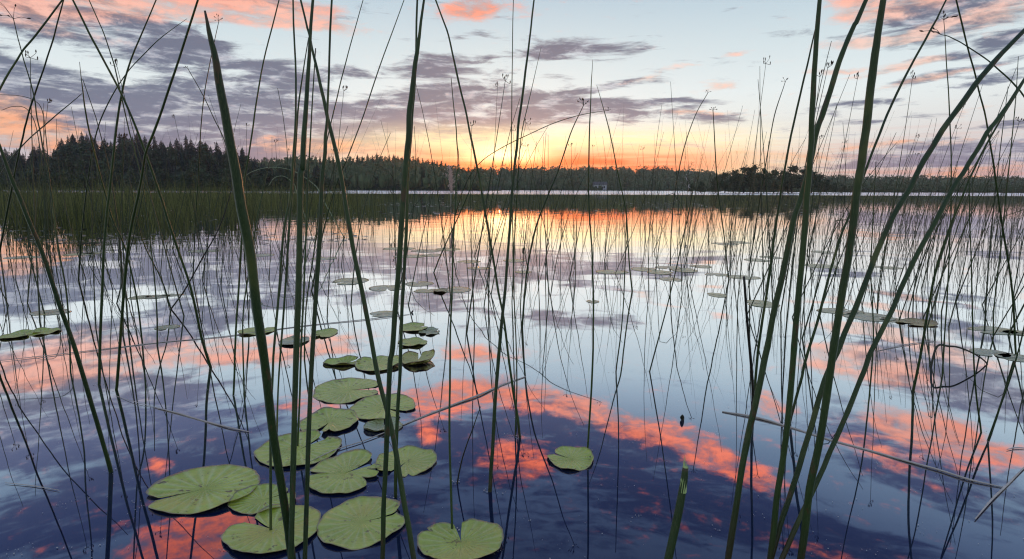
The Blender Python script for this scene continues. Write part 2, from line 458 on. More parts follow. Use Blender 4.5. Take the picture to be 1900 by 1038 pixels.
# ------------------------------------------------------------------ water
def water_shader(t, gg):
    geo = N(t, 'ShaderNodeNewGeometry')
    sp = N(t, 'ShaderNodeSeparateXYZ'); t.links.new(geo.outputs['Position'], sp.inputs[0])
    lw = N(t, 'ShaderNodeLayerWeight'); lw.inputs['Blend'].default_value = 0.5
    pos = geo.outputs['Position']
    swell = gg.noise(gg.vm('MULTIPLY', pos, (0.9, 1.4, 1.0)), 1.0, 1, 0.4)
    fine = gg.noise(pos, 7.0, 1, 0.5)
    far = gg.step(sp.outputs[1], 104.0, 122.0)
    rip = gg.noise(gg.vm('MULTIPLY', pos, (1.0, 2.5, 1.0)), 5.0, 3, 0.6)
    hgt = gg.m('ADD', gg.m('MULTIPLY', swell, 0.003), gg.m('MULTIPLY', fine, 0.00005))
    hgt = gg.m('ADD', hgt, gg.m('MULTIPLY', rip, gg.m('MULTIPLY', far, 0.05)))
    nrm = bump(t, hgt, 1.0, 1.0)
    gl = N(t, 'ShaderNodeBsdfGlossy')
    gg.put(gl, 'Roughness', gg.m('MULTIPLY_ADD', far, 0.22, 0.015))
    t.links.new(nrm, gl.inputs['Normal'])
    gl.inputs['Color'].default_value = (0.97, 0.98, 1.0, 1)
    df = N(t, 'ShaderNodeBsdfDiffuse'); df.inputs['Color'].default_value = (0.006, 0.012, 0.040, 1)
    fr = gg.ramp(lw.outputs['Facing'], [(0.0, (.03,) * 3), (0.3, (.06,) * 3), (0.44, (.095,) * 3), (0.53, (.17,) * 3), (0.62, (.41,) * 3), (0.70, (.82,) * 3), (0.80, (.97,) * 3), (.9, (1,) * 3)])
    mx = N(t, 'ShaderNodeMixShader')
    t.links.new(fr, mx.inputs[0]); t.links.new(df.outputs[0], mx.inputs[1]); t.links.new(gl.outputs[0], mx.inputs[2])
    return mx.outputs[0]


M_WATER = mat("lake_water", water_shader)
water = mesh_obj("water", [(-1300, -60, 0), (1300, -60, 0), (1300, 720, 0), (-1300, 720, 0)], [(0, 1, 2, 3)], M_WATER, smooth=False)
tag(water, kind='structure')

# ------------------------------------------------------------------ far shore: hills


def interp(x, table):
    xs = [p[0] for p in table]; ys = [p[1] for p in table]
    return float(np.interp(x, xs, ys))


def far_xy(px, Y):
    """world x of picture column px at distance Y (near the horizon)"""
    d = ray(px, 350)
    return d.x / d.y * Y


def elev_z(px, py, Y):
    d = ray(px, py)
    return CAM_H + d.z / d.y * Y


# tree-top skylines measured in the photograph: (column, row)
SKY_L = [(-400, 300), (-150, 292), (0, 272), (60, 270), (110, 272), (128, 250), (150, 240), (200, 250), (255, 243), (300, 250), (350, 250), (400, 260), (455, 268), (475, 290), (530, 300), (600, 305)]
SKY_M = [(430, 300), (480, 290), (560, 286), (640, 288), (700, 284), (760, 286), (790, 290), (830, 299), (870, 308), (900, 312)]
SKY_R = [(-500, 322), (800, 316), (860, 311), (950, 308), (1100, 307), (1250, 311), (1330, 319), (1400, 322), (1500, 324), (1600, 326), (1750, 328), (1900, 330), (2300, 334)]


def hill(name, table, px0, px1, Yf, Yb, tree_h, shore=0.25):
    """a low wooded rise: ground mesh from its shore line at Yf to Yb; crest sits tree_h below the measured skyline"""
    nx, ny = 70, 9
    V, Fc = [], []
    for j in range(ny):
        s = j / (ny - 1)
        Y = Yf + (Yb - Yf) * s
        for i in range(nx):
            px = px0 + (px1 - px0) * i / (nx - 1)
            top = max(elev_z(px, interp(px, table), Yf + (Yb - Yf) * 0.6) - tree_h, 0.5)
            prof = math.sin(min(s / 0.6, 1) * math.pi / 2) if s <= .6 else 1 - 0.5 * ((s - .6) / .4)
            z = -0.4 + (top + .4) * prof
            z += mnoise.noise(Vector((px * .02, Y * .05, 0))) * 0.5 * prof
            V.append((far_xy(px, Y), Y, z))
    for j in range(ny - 1):
        for i in range(nx - 1):
            a = j * nx + i
            Fc.append((a, a + 1, a + nx + 1, a + nx))
    o = mesh_obj(name, V, Fc, M_HILL)
    tag(o, kind='structure')
    return V, nx, ny


def ground_z(Y, px, table, Yf, Yb, tree_h):
    s = (Y - Yf) / (Yb - Yf)
    top = max(elev_z(px, interp(px, table), Yf + (Yb - Yf) * 0.6) - tree_h, 0.5)
    prof = math.sin(min(s / 0.6, 1) * math.pi / 2) if s <= .6 else 1 - 0.5 * ((s - .6) / .4)
    return -0.4 + (top + .4) * prof - 0.3


hill("hill_left", SKY_L, -500, 640, 190, 280, 12.5)
hill("hill_middle", SKY_M, 300, 930, 285, 380, 10.5)
hill("hill_far", SKY_R, -700, 2500, 430, 700, 11.0)

# ------------------------------------------------------------------ trees


def conifer_mesh(seed):
    rnd = random.Random(seed)
    f = MB()
    hgt = 10.0
    rmax = rnd.uniform(1.5, 2.2)
    lv = rnd.randint(20, 26)
    for i in range(lv):
        s = i / lv
        z = hgt * (0.10 + 0.88 * s)
        r = rmax * (1 - s) ** 0.85 * rnd.uniform(0.75, 1.15) + 0.15
        nb = max(4, int(11 * (1 - s * .6)))
        off = rnd.random() * 6.28
        for k in range(nb):
            if rnd.random() < 0.08: continue
            a = off + 6.283 * k / nb + rnd.uniform(-.25, .25)
            rr = r * rnd.uniform(.6, 1.2)
            w = 0.20 * rr + 0.14
            c, sn = math.cos(a), math.sin(a)
            root = Vector((0, 0, z + .22 * rr))
            for (f0, f1, dz) in ((0.0, .62, -.10), (.45, 1.0, -.30)):
                a0 = root + Vector((c * rr * f0, sn * rr * f0, dz * rr * .5))
                tip = Vector((c * rr * f1, sn * rr * f1, z + dz * rr + rnd.uniform(-.1, .1)))
                m_ = (a0 + tip) / 2
                px_ = Vector((-sn, c, 0)) * w
                f.quad(a0, m_ + px_ + Vector((0, 0, -.18)), tip, m_ - px_ + Vector((0, 0, -.18)))
                f.tri(a0 + Vector((0, 0, .1)), m_ + Vector((c * .1, sn * .1, -.42 - .1 * rr)), tip)
    f.tri(Vector((-.12, 0, hgt * .93)), Vector((.12, 0, hgt * .93)), Vector((0, 0, hgt * 1.03)))
    f.tri(Vector((0, -.12, hgt * .93)), Vector((0, .12, hgt * .93)), Vector((0, 0, hgt * 1.03)))
    tr = MB().tube([(0, 0, -0.6), (0.03, 0, hgt * .5), (0, 0, hgt * .97)], [.18, .11, .02], 5)
    return f, tr


def broad_mesh(seed, n=1300):
    rnd = random.Random(seed)
    f = MB()
    lobes = [(Vector((rnd.uniform(-1.7, 1.7), rnd.uniform(-1.7, 1.7), rnd.uniform(2.4, 7.0))), rnd.uniform(1.2, 2.1)) for _ in range(8)]
    lobes.append((Vector((0, 0, 7.6)), 1.7)); lobes.append((Vector((0, 0, 3.0)), 2.3))
    for i in range(n):
        c, r = rnd.choice(lobes)
        d = Vector((rnd.gauss(0, 1), rnd.gauss(0, 1), rnd.gauss(0, 1))).normalized()
        inner = i % 3 == 0
        p = c + d * r * (rnd.uniform(.1, .7) if inner else rnd.uniform(.7, 1.08))
        s = rnd.uniform(.45, .8) if inner else rnd.uniform(.12, .32)
        t1 = Vector((rnd.gauss(0, 1), rnd.gauss(0, 1), rnd.gauss(0, 1))).normalized()
        t2 = d.cross(t1)
        if t2.length < .1: continue
        t2.normalize(); t1 = (t1 * .7 + d * .3)
        f.quad(p - t1 * s, p + t2 * s * .8, p + t1 * s, p - t2 * s * .7)
    tr = MB().tube([(0, 0, -0.6), (0.1, 0.05, 2.5), (-.1, 0, 5.5), (0, 0, 7.5)], [.22, .17, .10, .04], 5)
    for (a, z0) in ((.5, 2.2), (2.4, 3.0), (4.2, 3.6), (5.6, 4.2)):
        tr.tube([(0, 0, z0), (math.cos(a) * 1.0, math.sin(a) * 1.0, z0 + 1.3), (math.cos(a) * 1.6, math.sin(a) * 1.6, z0 + 2.2)], [.09, .06, .02], 4)
    return f, tr


def make_tree(name, meshes):
    f, tr = meshes
    e = bpy.data.objects.new(name, None); COL.objects.link(e)
    mt = M_CONIFER if name == "conifer_tree" else M_BROAD_DARK
    f.build("crown", mt, e, smooth=False)
    tr.build("trunk", M_BARK, e)
    return e


def dup(root):
    c = root.copy(); COL.objects.link(c)
    for ch in list(root.children):
        d = ch.copy(); COL.objects.link(d); d.parent = c
        for gch in ch.children:
            e = gch.copy(); COL.objects.link(e); e.parent = d
    return c


CON = [conifer_mesh(100 + i) for i in range(6)]
BRO = [broad_mesh(200 + i) for i in range(5)]
con_proto = [None] * 6
bro_proto = [None] * 5


def place_tree(kind, i, x, y, z, hgt, label, group, fat=1.0):
    pr, ms, nm = (con_proto, CON, "conifer_tree") if kind == 'c' else (bro_proto, BRO, "broadleaf_tree")
    i %= len(pr)
    if pr[i] is None: o = pr[i] = make_tree(nm, ms[i])
    else: o = dup(pr[i])
    o.location = (x, y, z)
    s = hgt / (10.3 if kind == 'c' else 9.2)
    o.scale = (s * fat, s * fat, s)
    o.rotation_euler = (0, 0, random.random() * 6.28)
    tag(o, label, "tree", group)
    return o




def behind(px):
    for lim, txt in ((30, "at the left edge"), (75, "behind the stems leaning in from the left edge"), (130, "under the orange patch of sky"), (180, "under the clump's tallest spires"), (230, "behind the leaning pair of stems"), (290, "behind the red-edged stem"),
                     (350, "left of the blunt thick stem"), (410, "just left of the blunt thick stem"), (450, "behind the blunt thick stem"), (500, "just right of the blunt thick stem"), (550, "left of the three tall stems"), (600, "behind the three tall stems")):
        if px < lim: return txt
    return "right of the three tall stems"


# tall conifers along the crest of the left hill, then lower trees on its slope down to the shore
px = -30.0
while px < 600:
    Y = 244 + random.uniform(-8, 8)
    want = interp(px, SKY_L) + random.uniform(-2, 13)
    z0 = ground_z(Y, px, SKY_L, 190, 280, 12.5)
    ztop = elev_z(px, want, Y)
    where = "at the left edge of the picture" if px < 100 else ("in the tallest clump, " + behind(px) if px < 215 else ("on the hilltop, " + behind(px) if px < 340 else ("on the falling right shoulder, " + behind(px) if px < 480 else "where the left hill meets the middle hill")))
    place_tree('c', random.randint(0, 5), far_xy(px, Y), Y, z0, max(ztop - z0, 4), "spire-topped conifer " + where, "conifers along the skyline of the left hill", random.uniform(1.2, 1.9))
    px += random.choice((5, 9, 12, 17))
for i in range(74):
    px = -40 + 680 * (i + random.random()) / 74
    Y = random.uniform(206, 226)
    z0 = ground_z(Y, px, SKY_L, 190, 280, 12.5)
    want = interp(px, SKY_L) + random.uniform(10, 30)
    hh = max(min(elev_z(px, want, Y) - z0, 18), 5)
    k = 'c' if random.random() < .55 else 'b'
    place_tree(k, random.randint(0, 5), far_xy(px, Y), Y, z0, hh, ("dark conifer" if k == 'c' else "bushy tree") + " in the second row, " + behind(px), "trees on the slope of the left hill", random.uniform(.9, 1.3))
for i in range(60):
    px = -40 + 640 * (i + random.random()) / 60
    Y = random.uniform(191, 200)
    place_tree('b', random.randint(0, 4), far_xy(px, Y), Y, -.2, random.uniform(4.0, 8.5), "low bushy waterside tree, " + behind(px), "low trees along the left shore", random.uniform(1.2, 1.7))
px = 470.0
while px < 900:
    Y = 342 + random.uniform(-9, 9)
    z0 = ground_z(Y, px, SKY_M, 285, 380, 10.5)
    want = interp(px, SKY_M) + random.uniform(-2, 5)
    place_tree('c', random.randint(0, 5), far_xy(px, Y), Y, z0, max(elev_z(px, want, Y) - z0, 4), "small skyline conifer on the middle hill, " + ("left of the three tall stems" if px < 540 else "between the tall stems" if px < 620 else "left of the crossing pair" if px < 740 else "sloping down to the sunset"), "conifers along the skyline of the middle hill", random.uniform(1., 1.35))
    px += random.uniform(7, 11)

# the rounded clump of broadleaf trees on the right shore
bush = [(1345, 316), (1362, 313), (1380, 307), (1398, 303), (1418, 311), (1436, 312), (1452, 314), (1470, 305), (1490, 308), (1506, 313), (1520, 320), (1534, 330), (1548, 336), (1300, 334), (1284, 338), (1562, 338), (1328, 326), (1408, 318), (1462, 320), (1496, 322), (1372, 322)]
_o = sorted(range(len(bush)), key=lambda k: bush[k][0])
ordn = {k: w_ + ' from its left end' for k, w_ in zip(_o, ('first', 'second', 'third', 'fourth', 'fifth', 'sixth', 'seventh', 'eighth', 'ninth', 'tenth', 'eleventh', 'twelfth', 'thirteenth', 'fourteenth', 'fifteenth', 'sixteenth', 'seventeenth', 'eighteenth', 'nineteenth', 'twentieth', 'twenty-first'))}
for i, (bx, by) in enumerate(bush):
    Y = 186 + random.uniform(-6, 6)
    place_tree('b', i, far_xy(bx, Y), Y, -.2, (elev_z(bx, by + 3, Y) + .2) * 1.06, "round-crowned tree in the clump on the right shore, " + ordn[i], "round trees in the clump on the right shore", random.uniform(1.05, 1.35))


# woods too far to tell their trees apart: crowns joined into one mass per wood
def blob_template():
    bm_v = []
    t = (1 + 5 ** .5) / 2
    v = np.array([(-1, t, 0), (1, t, 0), (-1, -t, 0), (1, -t, 0), (0, -1, t), (0, 1, t), (0, -1, -t), (0, 1, -t), (t, 0, -1), (t, 0, 1), (-t, 0, -1), (-t, 0, 1)], float)
    v /= np.linalg.norm(v[0])
    f = np.array([(0, 11, 5), (0, 5, 1), (0, 1, 7), (0, 7, 10), (0, 10, 11), (1, 5, 9), (5, 11, 4), (11, 10, 2), (10, 7, 6), (7, 1, 8), (3, 9, 4), (3, 4, 2), (3, 2, 6), (3, 6, 8), (3, 8, 9), (4, 9, 5), (2, 4, 11), (6, 2, 10), (8, 6, 7), (9, 8, 1)])
    return v, f


def forest(name, label, items, m):
    """items: (x, y, z, radius, height, spiky)"""
    leafs_v, leafs_f = [], []
    n0 = 0
    for (x, y, z, r, h, spiky) in items:
        k = 56
        d = RNG.normal(size=(k, 3)); d /= np.linalg.norm(d, axis=1)[:, None]
        hz = RNG.random(k)
        if spiky:
            rad = r * (1 - hz) ** .8
            c = np.stack([d[:, 0] * rad, d[:, 1] * rad, hz * h], 1)
        else:
            c = np.stack([d[:, 0] * r, d[:, 1] * r, h * .5 + d[:, 2] * h * .5], 1)
        c += np.array([x, y, z])
        s = r * (.20 if spiky else .24)
        a = RNG.normal(size=(k, 3, 3)) * s * .75
        leafs_v.append((c[:, None, :] + a).reshape(-1, 3))
        leafs_f.append(np.arange(n0, n0 + 3 * k).reshape(-1, 3)); n0 += 3 * k
        bv = BT[0] * np.array([r * .8, r * .8, h * .46]) * RNG.uniform(.85, 1.15, size=(12, 1)) + np.array([x, y, z + h * .42])
        leafs_v.append(bv); leafs_f.append(BT[1] + n0); n0 += 12
    o = mesh_obj(name, np.concatenate(leafs_v), np.concatenate(leafs_f), m, smooth=False)
    tag(o, label, "woodland", kind='stuff')
    return o


BT = blob_template()
it = []
for i in range(2300):
    px = random.uniform(-500, 2350)
    Y = random.choice((random.uniform(433, 490), random.uniform(450, 600)))
    if 200 < px < 780: continue
    z0 = ground_z(Y, px, SKY_R, 430, 700, 11.0)
    it.append((far_xy(px, Y), Y, z0, random.uniform(3.0, 5.2), random.uniform(7, 11.5), random.random() < .25))
forest("far_forest", "distant mixed woodland covering the low ridge across the lake", it, M_BROAD)
it = []
for i in range(520):
    px = random.uniform(430, 905)
    Y = random.uniform(288, 345)
    z0 = ground_z(Y, px, SKY_M, 285, 380, 10.5)
    it.append((far_xy(px, Y), Y, z0, random.uniform(2.0, 3.4), random.uniform(6, 10), random.random() < .5))
forest("slope_forest", "dark dense woodland on the slope of the middle hill", it, M_BROAD)
it = []
for i in range(320):
    px = random.uniform(560, 1340)
    Y = random.uniform(395, 428)
    it.append((far_xy(px, Y), Y, -.3, random.uniform(1.2, 2.6), random.uniform(2.0, 5), False))
for i in range(260):
    px = random.uniform(1300, 2300)
    Y = random.uniform(250, 300)
    it.append((far_xy(px, Y), Y, -.3, random.uniform(1.5, 3.2), random.uniform(2, 4.6), False))
forest("shore_scrub", "low scrub along the far waterline", it, M_BROAD)

# small white house among the far trees
hb = on_water(1113, 352)
Yh = 412.0
house = bpy.data.objects.new("house", None); COL.objects.link(house)
house.location = (far_xy(1113, Yh), Yh, 0.6)
tag(house, "small white house half hidden in the woods across the lake", "house")
mb = MB().box(-4.5, -2.5, 0, 4.5, 2.5, 3.4)
mb.f.append(tuple()) if False else None
i0 = len(mb.v); mb.v += [Vector((-4.5, -2.5, 3.4)), Vector((-4.5, 2.5, 3.4)), Vector((-4.5, 0, 5.2)), Vector((4.5, -2.5, 3.4)), Vector((4.5, 2.5, 3.4)), Vector((4.5, 0, 5.2))]
mb.f += [(i0, i0 + 2, i0 + 1), (i0 + 3, i0 + 4, i0 + 5)]
mb.build("wall", M_WALL, house, smooth=False)
rf = MB()
rf.v += [Vector(p) for p in ((-5, -3, 3.2), (5, -3, 3.2), (5, 0, 5.4), (-5, 0, 5.4), (-5, 3, 3.2), (5, 3, 3.2))]
rf.f += [(0, 1, 2, 3), (3, 2, 5, 4)]
rf.build("roof", M_ROOF, house, smooth=False)
for wx in (-3, -.2, 2.6):
    MB().box(wx - .5, -2.56, 1.1, wx + .5, -2.502, 2.4).build("window", M_PANE, house, smooth=False)
MB().box(1.0, -2.57, 0, 1.9, -2.503, 2.1).build("door", M_ROOF, house, smooth=False)


# ------------------------------------------------------------------ reed beds (far, uncountable)
def blades(name, label, spec, m, n_side=3, cat="reed bed"):
    """spec rows: x, y, height, lean_x, lean_y, radius, curve"""
    S = np.array(spec)
    n = len(S); K = 4
    V = np.zeros((n, K, n_side, 3))
    for k in range(K):
        s = k / (K - 1)
        bend = s + S[:, 6] * s * s
        cx = S[:, 0] + S[:, 3] * bend * S[:, 2]
        cy = S[:, 1] + S[:, 4] * bend * S[:, 2]
        cz = -0.1 + (S[:, 2] + .1) * (s - 0.25 * np.abs(S[:, 6]) * s * s)
        r = S[:, 5] * (1 - .8 * s)
        for j in range(n_side):
            a = 2 * math.pi * j / n_side
            V[:, k, j, 0] = cx + np.cos(a) * r; V[:, k, j, 1] = cy + np.sin(a) * r; V[:, k, j, 2] = cz
    fs = []
    idx = np.arange(n)[:, None] * (K * n_side)
    for k in range(K - 1):
        for j in range(n_side):
            j2 = (j + 1) % n_side
            fs.append(idx + np.array([[k * n_side + j, k * n_side + j2, (k + 1) * n_side + j2, (k + 1) * n_side + j]]))
    Fc = np.concatenate(fs)
    o = mesh_obj(name, V.reshape(-1, 3), Fc, m)
    tag(o, label, cat, kind='stuff')
    return o


def row_to_Y(py, px=950):
    return on_water(px, py).y


# near edge row of the left reed bed, per column (further right the bed narrows and ends)
EDGE = [(-300, 425), (0, 425), (150, 428), (300, 436), (400, 432), (470, 418), (560, 408), (700, 402), (800, 392), (900, 380), (960, 372)]
sp_ = []
N_BED = 36000
for i in range(N_BED):
    px = random.uniform(-260, 980) if i % 8 else random.uniform(-60, 560)
    e_ = interp(px, EDGE)
    Yn, Yf = row_to_Y(e_), 100.0
    u = random.random() ** 2.1
    Y = Yn + (Yf - Yn) * u
    x = far_xy(px, Y)
    cl = mnoise.noise(Vector((x * .22, Y * .22, 3))) + .35 * mnoise.noise(Vector((x * .9, Y * .9, 8)))
    if cl < -0.24 + (0.75 * max(0, (px - 560) / 380)) + .5 * max(0, .40 - u) * 2.2: continue
    h = random.uniform(.25, .9) * (.9 + 1.3 * cl) * (1.0 if px < 650 else .7) * (1.25 if u > .25 else .8)
    if random.random() < .10: h = random.uniform(.9, 2.1) * (1.0 if px < 650 else .6)
    h = max(h, .12)
    sp_.append((x, Y, h, random.gauss(0, .13), random.gauss(0, .10), .0050 + .00015 * Y, random.uniform(0, .6)))
blades("reed_bed", "dense dark olive reed bed filling the water below the left hill", sp_, M_SEDGE)

sp_ = []
for i in range(16000):
    px = random.uniform(850, 2150)
    Y = 28 + 72 * random.random() ** 1.3
    x = far_xy(px, Y)
    cl = mnoise.noise(Vector((x * .16, Y * .35, 13)))
    if cl < -.05 + .25 * (px > 1550): continue
    sp_.append((x, Y, random.uniform(.12, .5), random.gauss(0, .2), random.gauss(0, .15), .006 + .0002 * Y, random.uniform(0, .8)))
blades("low_reeds", "low sparse reeds in a dark belt across the open water before the bright strip", sp_, M_SEDGE)

# scattered thin stems beyond those that can be told apart
sp_ = []
for i in range(2600):
    px = random.uniform(-150, 2050)
    dens = interp(px, [(-150, .5), (300, .45), (600, .35), (750, .35), (900, .5), (1100, .55), (1300, .7), (1500, .9), (1900, 1.0), (2050, 1)])
    if random.random() > dens: continue
    Y = 7.5 + 26 * random.random() ** 1.2
    if px < 850 and random.random() < .35: Y = random.uniform(8, 14)
    h = random.uniform(1.0, 2.25)
    sp_.append((far_xy(px, Y), Y, h, random.gauss(.04, .17), random.gauss(0, .12), random.uniform(.0024, .0038) + .00008 * Y, random.uniform(-.1, .5)))
blades("far_rushes", "hundreds of thin rushes standing scattered in the open water", sp_, M_STEM_FAR, cat="rushes")


# floating leaves in the beds, flecks on the water
def leaf_scatter(name, label, pts, m, cat="floating leaves"):
    n = len(pts); P = np.array(pts)
    k = 7
    V = np.zeros((n, k, 3))
    for j in range(k):
        a = 2 * math.pi * j / k
        rr = P[:, 2] * (1 + .18 * np.sin(3.1 * a + P[:, 0] * 9))
        V[:, j, 0] = P[:, 0] + np.cos(a) * rr
        V[:, j, 1] = P[:, 1] + np.sin(a) * rr
        V[:, j, 2] = 0.003 + P[:, 3] * (0.5 + 0.5 * np.sin(a + P[:, 1] * 5))
    faces = [tuple(range(i * k, i * k + k)) for i in range(n)]
    o = mesh_obj(name, V.reshape(-1, 3).tolist(), faces, m, smooth=False)
    tag(o, label, cat, kind='stuff')
    return o


pts = []
for i in range(2600):
    px = random.uniform(-100, 2000)
    py = random.choice((random.uniform(366, 388), random.uniform(372, 400)))
    if px < 700: py = random.uniform(372, 452)
    p = on_water(px, py)
    if mnoise.noise(Vector((p.x * .15, p.y * .3, 5))) < -.05: continue
    if px < 700: pts.append((p.x, p.y, random.uniform(.02, .075), random.uniform(0, .02)))
    else: pts.append((p.x, p.y, random.uniform(.04, .14), random.uniform(0, .03)))
leaf_scatter("floating_leaves", "small pale floating leaves and flecks scattered among the far reeds", pts, M_FLOAT)

# ------------------------------------------------------------------ foreground: the stems one can follow by eye


def stem_path(pts, t1=None, t0=None, over=0.45, based=True):
    """pts: (x, y, width_px) from the top down, measured in the photograph; t1 depth at the foot, t0 depth at the top"""
    if based: t1 = water_t(pts[-1][0], pts[-1][1])
    if t0 is None: t0 = t1
    L = [0]
    for a, b in zip(pts, pts[1:]): L.append(L[-1] + math.hypot(a[0] - b[0], a[1] - b[1]))
    P, Rd = [], []
    for (x, y, w), l in zip(pts, L):
        s = l / L[-1]
        t = 1 / ((1 - s) / t0 + s / t1)
        P.append(at(x, y, t)); Rd.append(w * (.72 if w < 8 else .84) * t / F / 2)
    if pts[0][1] <= 1 or pts[0][0] <= 0 or pts[0][0] >= 1899:        # runs on past the edge of the picture
        d = (P[0] - P[1]).normalized()
        P.insert(0, P[0] + d * over); Rd.insert(0, Rd[0] * .35)
    if based:
        d = (P[-1] - P[-2]).normalized()
        P.append(P[-1] + d * .12); Rd.append(Rd[-1])
    else:
        d = (P[-1] - P[-2]).normalized()
        if d.z > -.3: d = (d + Vector((0, 0, -.6))).normalized()
        P.append(P[-1] + d * ((P[-1].z + .15) / -d.z)); Rd.append(Rd[-1])
    return P, Rd


def tube_obj(name, P, Rd, m, parent=None, n=8, sub=5):
    Q = catmull([tuple(p) + (r,) for p, r in zip(P, Rd)], sub)
    sd_ = P[0].x * 3.7 + P[-1].y * 1.3
    if n == 8:
        Q = [np.array([q[0] + .0022 * mnoise.noise(Vector((sd_, k * .33, 0))), q[1] + .0022 * mnoise.noise(Vector((sd_, k * .33, 5))), q[2], q[3] * (1 + .10 * mnoise.noise(Vector((sd_, k * .7, 9))))]) for k, q in enumerate(Q)]
    mb = MB().tube([q[:3] for q in Q], [max(q[3], .0006) for q in Q], n)
    o = mb.build(name, m, parent)
    zs = np.array([v.z if hasattr(v, 'z') else v[2] for v in mb.v]); lo, hi = 0.0, zs.max()
    a = o.data.attributes.new('along', 'FLOAT', 'POINT')
    a.data.foreach_set('value', np.linspace(1, 0, len(Q)).repeat(n).astype(np.float32))
    return o


def flower_head(mb_list, rnd, size=0.05):
    """a loose rush inflorescence: thin rays each ending in a small brown spikelet; returns list of spikelet MBs and the ray MB"""
    rays = MB()
    for k in range(rnd.randint(4, 7)):
        a = rnd.uniform(0, 6.28); up = rnd.uniform(.1, .9)
        L = size * rnd.uniform(.5, 1.3)
        tip = Vector((math.cos(a) * L * (1 - up * .6), math.sin(a) * L * (1 - up * .6), L * up))
        rays.tube([(0, 0, 0), tip * .55 + Vector((0, 0, L * .12)), tip], [.0013, .001, .0008], 4)
        sp = MB()
        d = tip.normalized()
        sp.tube([tip - d * .003, tip + d * .004, tip + d * .010, tip + d * .015], [.0012, .0034, .0030, .0006], 6)
        mb_list.append(sp)
    return rays


def head_at(parent, p, rnd, size=.05):
    sps = []
    rays = flower_head(sps, rnd, size)
    h = rays.build("flower_head", M_DARK, parent); h.location = p
    for sp in sps: sp.build("spikelet", M_HEAD, h)


def hero(label, pts, t1=None, t0=None, based=True, head=False, m=None, group="tall green rush stems in the foreground", over=.45, name="rush_stem"):
    P, Rd = stem_path(pts, t1, t0, over, based)
    o0 = P[-2].copy()
    P = [p - o0 for p in P]
    rnd = random.Random(len(pts) + int(pts[0][0]))
    if head:
        e = bpy.data.objects.new(name, None); COL.objects.link(e); e.location = o0
        tube_obj("stem", P, Rd, m or M_STEM, e)
        head_at(e, P[0], rnd, head)
        return tag(e, label, "rush", group)
    o = tube_obj(name, P, Rd, m or M_STEM)
    o.location = o0
    return tag(o, label, "rush", group)


hero("thickest near stem with blunt brown tip, leaning left over the leftmost lily pads",
     [(380, 20, 5), (400, 118, 15), (428, 270, 20), (455, 420, 22), (480, 590, 20), (505, 790, 18), (530, 950, 17), (542, 1038, 17)], 1.40, 1.02, False)
hero("slender upright stem whose foot stands on the lower middle lily pad",
     [(543, 0, 4), (549, 180, 5), (541, 340, 6), (526, 441, 6), (509, 643, 6), (506, 700, 6), (502, 800, 6.5), (502, 985, 7)], t0=1.7)
hero("slender stem just right of it, foot hidden at the edge of the lobed pad",
     [(572, 70, 2.5), (555, 185, 4), (546, 303, 5), (542, 345, 6), (536, 441, 6), (518, 690, 4.5), (514, 805, 4.5)], t0=2.3)
hero("straight dark green stem, middle of the three tall ones left of centre",
     [(580, 0, 7), (570, 152, 9), (561, 303, 12), (558, 350, 13), (549, 690, 13), (543, 924, 12), (540, 1038, 12)], 1.35, 1.25, False)
hero("thin stem rising from the middle of the round pad behind the three tall stems",
     [(585, 90, 3), (573, 300, 4), (565, 500, 5), (557, 690, 5), (553, 828, 5)], t0=2.2)
hero("stem crossing from upper left to the large centre lily pad, leaning left at top",
     [(558, 0, 5), (573, 64, 6), (587, 125, 7), (604, 202, 8), (628, 303, 9), (650, 430, 10), (675, 560, 10), (700, 690, 10), (725, 790, 11), (750, 930, 12), (768, 1038, 12)], 1.42, 1.35, False)
hero("dark upright stem, rightmost of the three tall ones left of centre",
     [(615, 0, 5), (607, 202, 6), (603, 270, 8), (598, 345, 9), (587, 542, 10), (578, 690, 10), (570, 890, 10), (565, 1038, 10)], 1.38, 1.3, False)
hero("long stem leaning left out of the picture, foot in the dark blue lower left water",
     [(0, 275, 7), (25, 340, 8), (67, 441, 8.5), (111, 566, 9), (152, 690, 9), (180, 785, 9), (206, 876, 9)], t0=1.7)
hero("stem curving right at the top, foot left of the leaning pair",
     [(290, 0, 3), (243, 111, 4), (226, 175, 5), (216, 236, 5.5), (205, 337, 6), (196, 420, 6), (189, 542, 6.5), (184, 714, 7)], t0=2.6)
hero("red-edged stem leaning right across the left hill",
     [(367, 0, 5), (324, 135, 5.5), (290, 233, 6), (270, 287, 6), (260, 345, 6.5), (236, 475, 7), (219, 690, 7), (216, 724, 7)], t0=2.1)
hero("stem leaning left at the top and falling right, foot in the pink reflection",
     [(135, 0, 4.5), (179, 88, 5), (219, 162, 5), (253, 239, 5.5), (293, 350, 6), (320, 434, 6), (354, 535, 6), (374, 627, 6.5), (391, 682, 7)], t0=2.5)
hero("bowed stem arching to the left edge at top left",
     [(116, 0, 4), (67, 64, 4.5), (38, 101, 4.5), (0, 165, 5), (-70, 320, 6), (-120, 520, 6)], 1.9, 1.9, False)
hero("thin steep stem at top left leaning in from the left edge",
     [(118, 0, 3), (101, 64, 3.5), (84, 120, 3.5), (64, 175, 4), (50, 222, 4), (42, 256, 4), (27, 324, 4), (7, 424, 5), (-30, 620, 6)], t0=2.8)
hero("hair-thin stem running behind the crossing stems over the left hill",
     [(165, 0, 2.5), (189, 54, 2.5), (209, 111, 3), (219, 152, 3), (240, 245, 3), (262, 330, 3), (278, 440, 3), (290, 560, 3.5), (292, 642, 4)], t0=3.3)
hero("thin stem with a ragged brown flower head at the far upper left",
     [(25, 35, 2), (40, 98, 2.5), (61, 169, 3), (71, 229, 3), (81, 280, 3.5), (94, 350, 3.5), (108, 458, 4), (125, 559, 4), (131, 692, 4)], t0=2.9, head=.085)
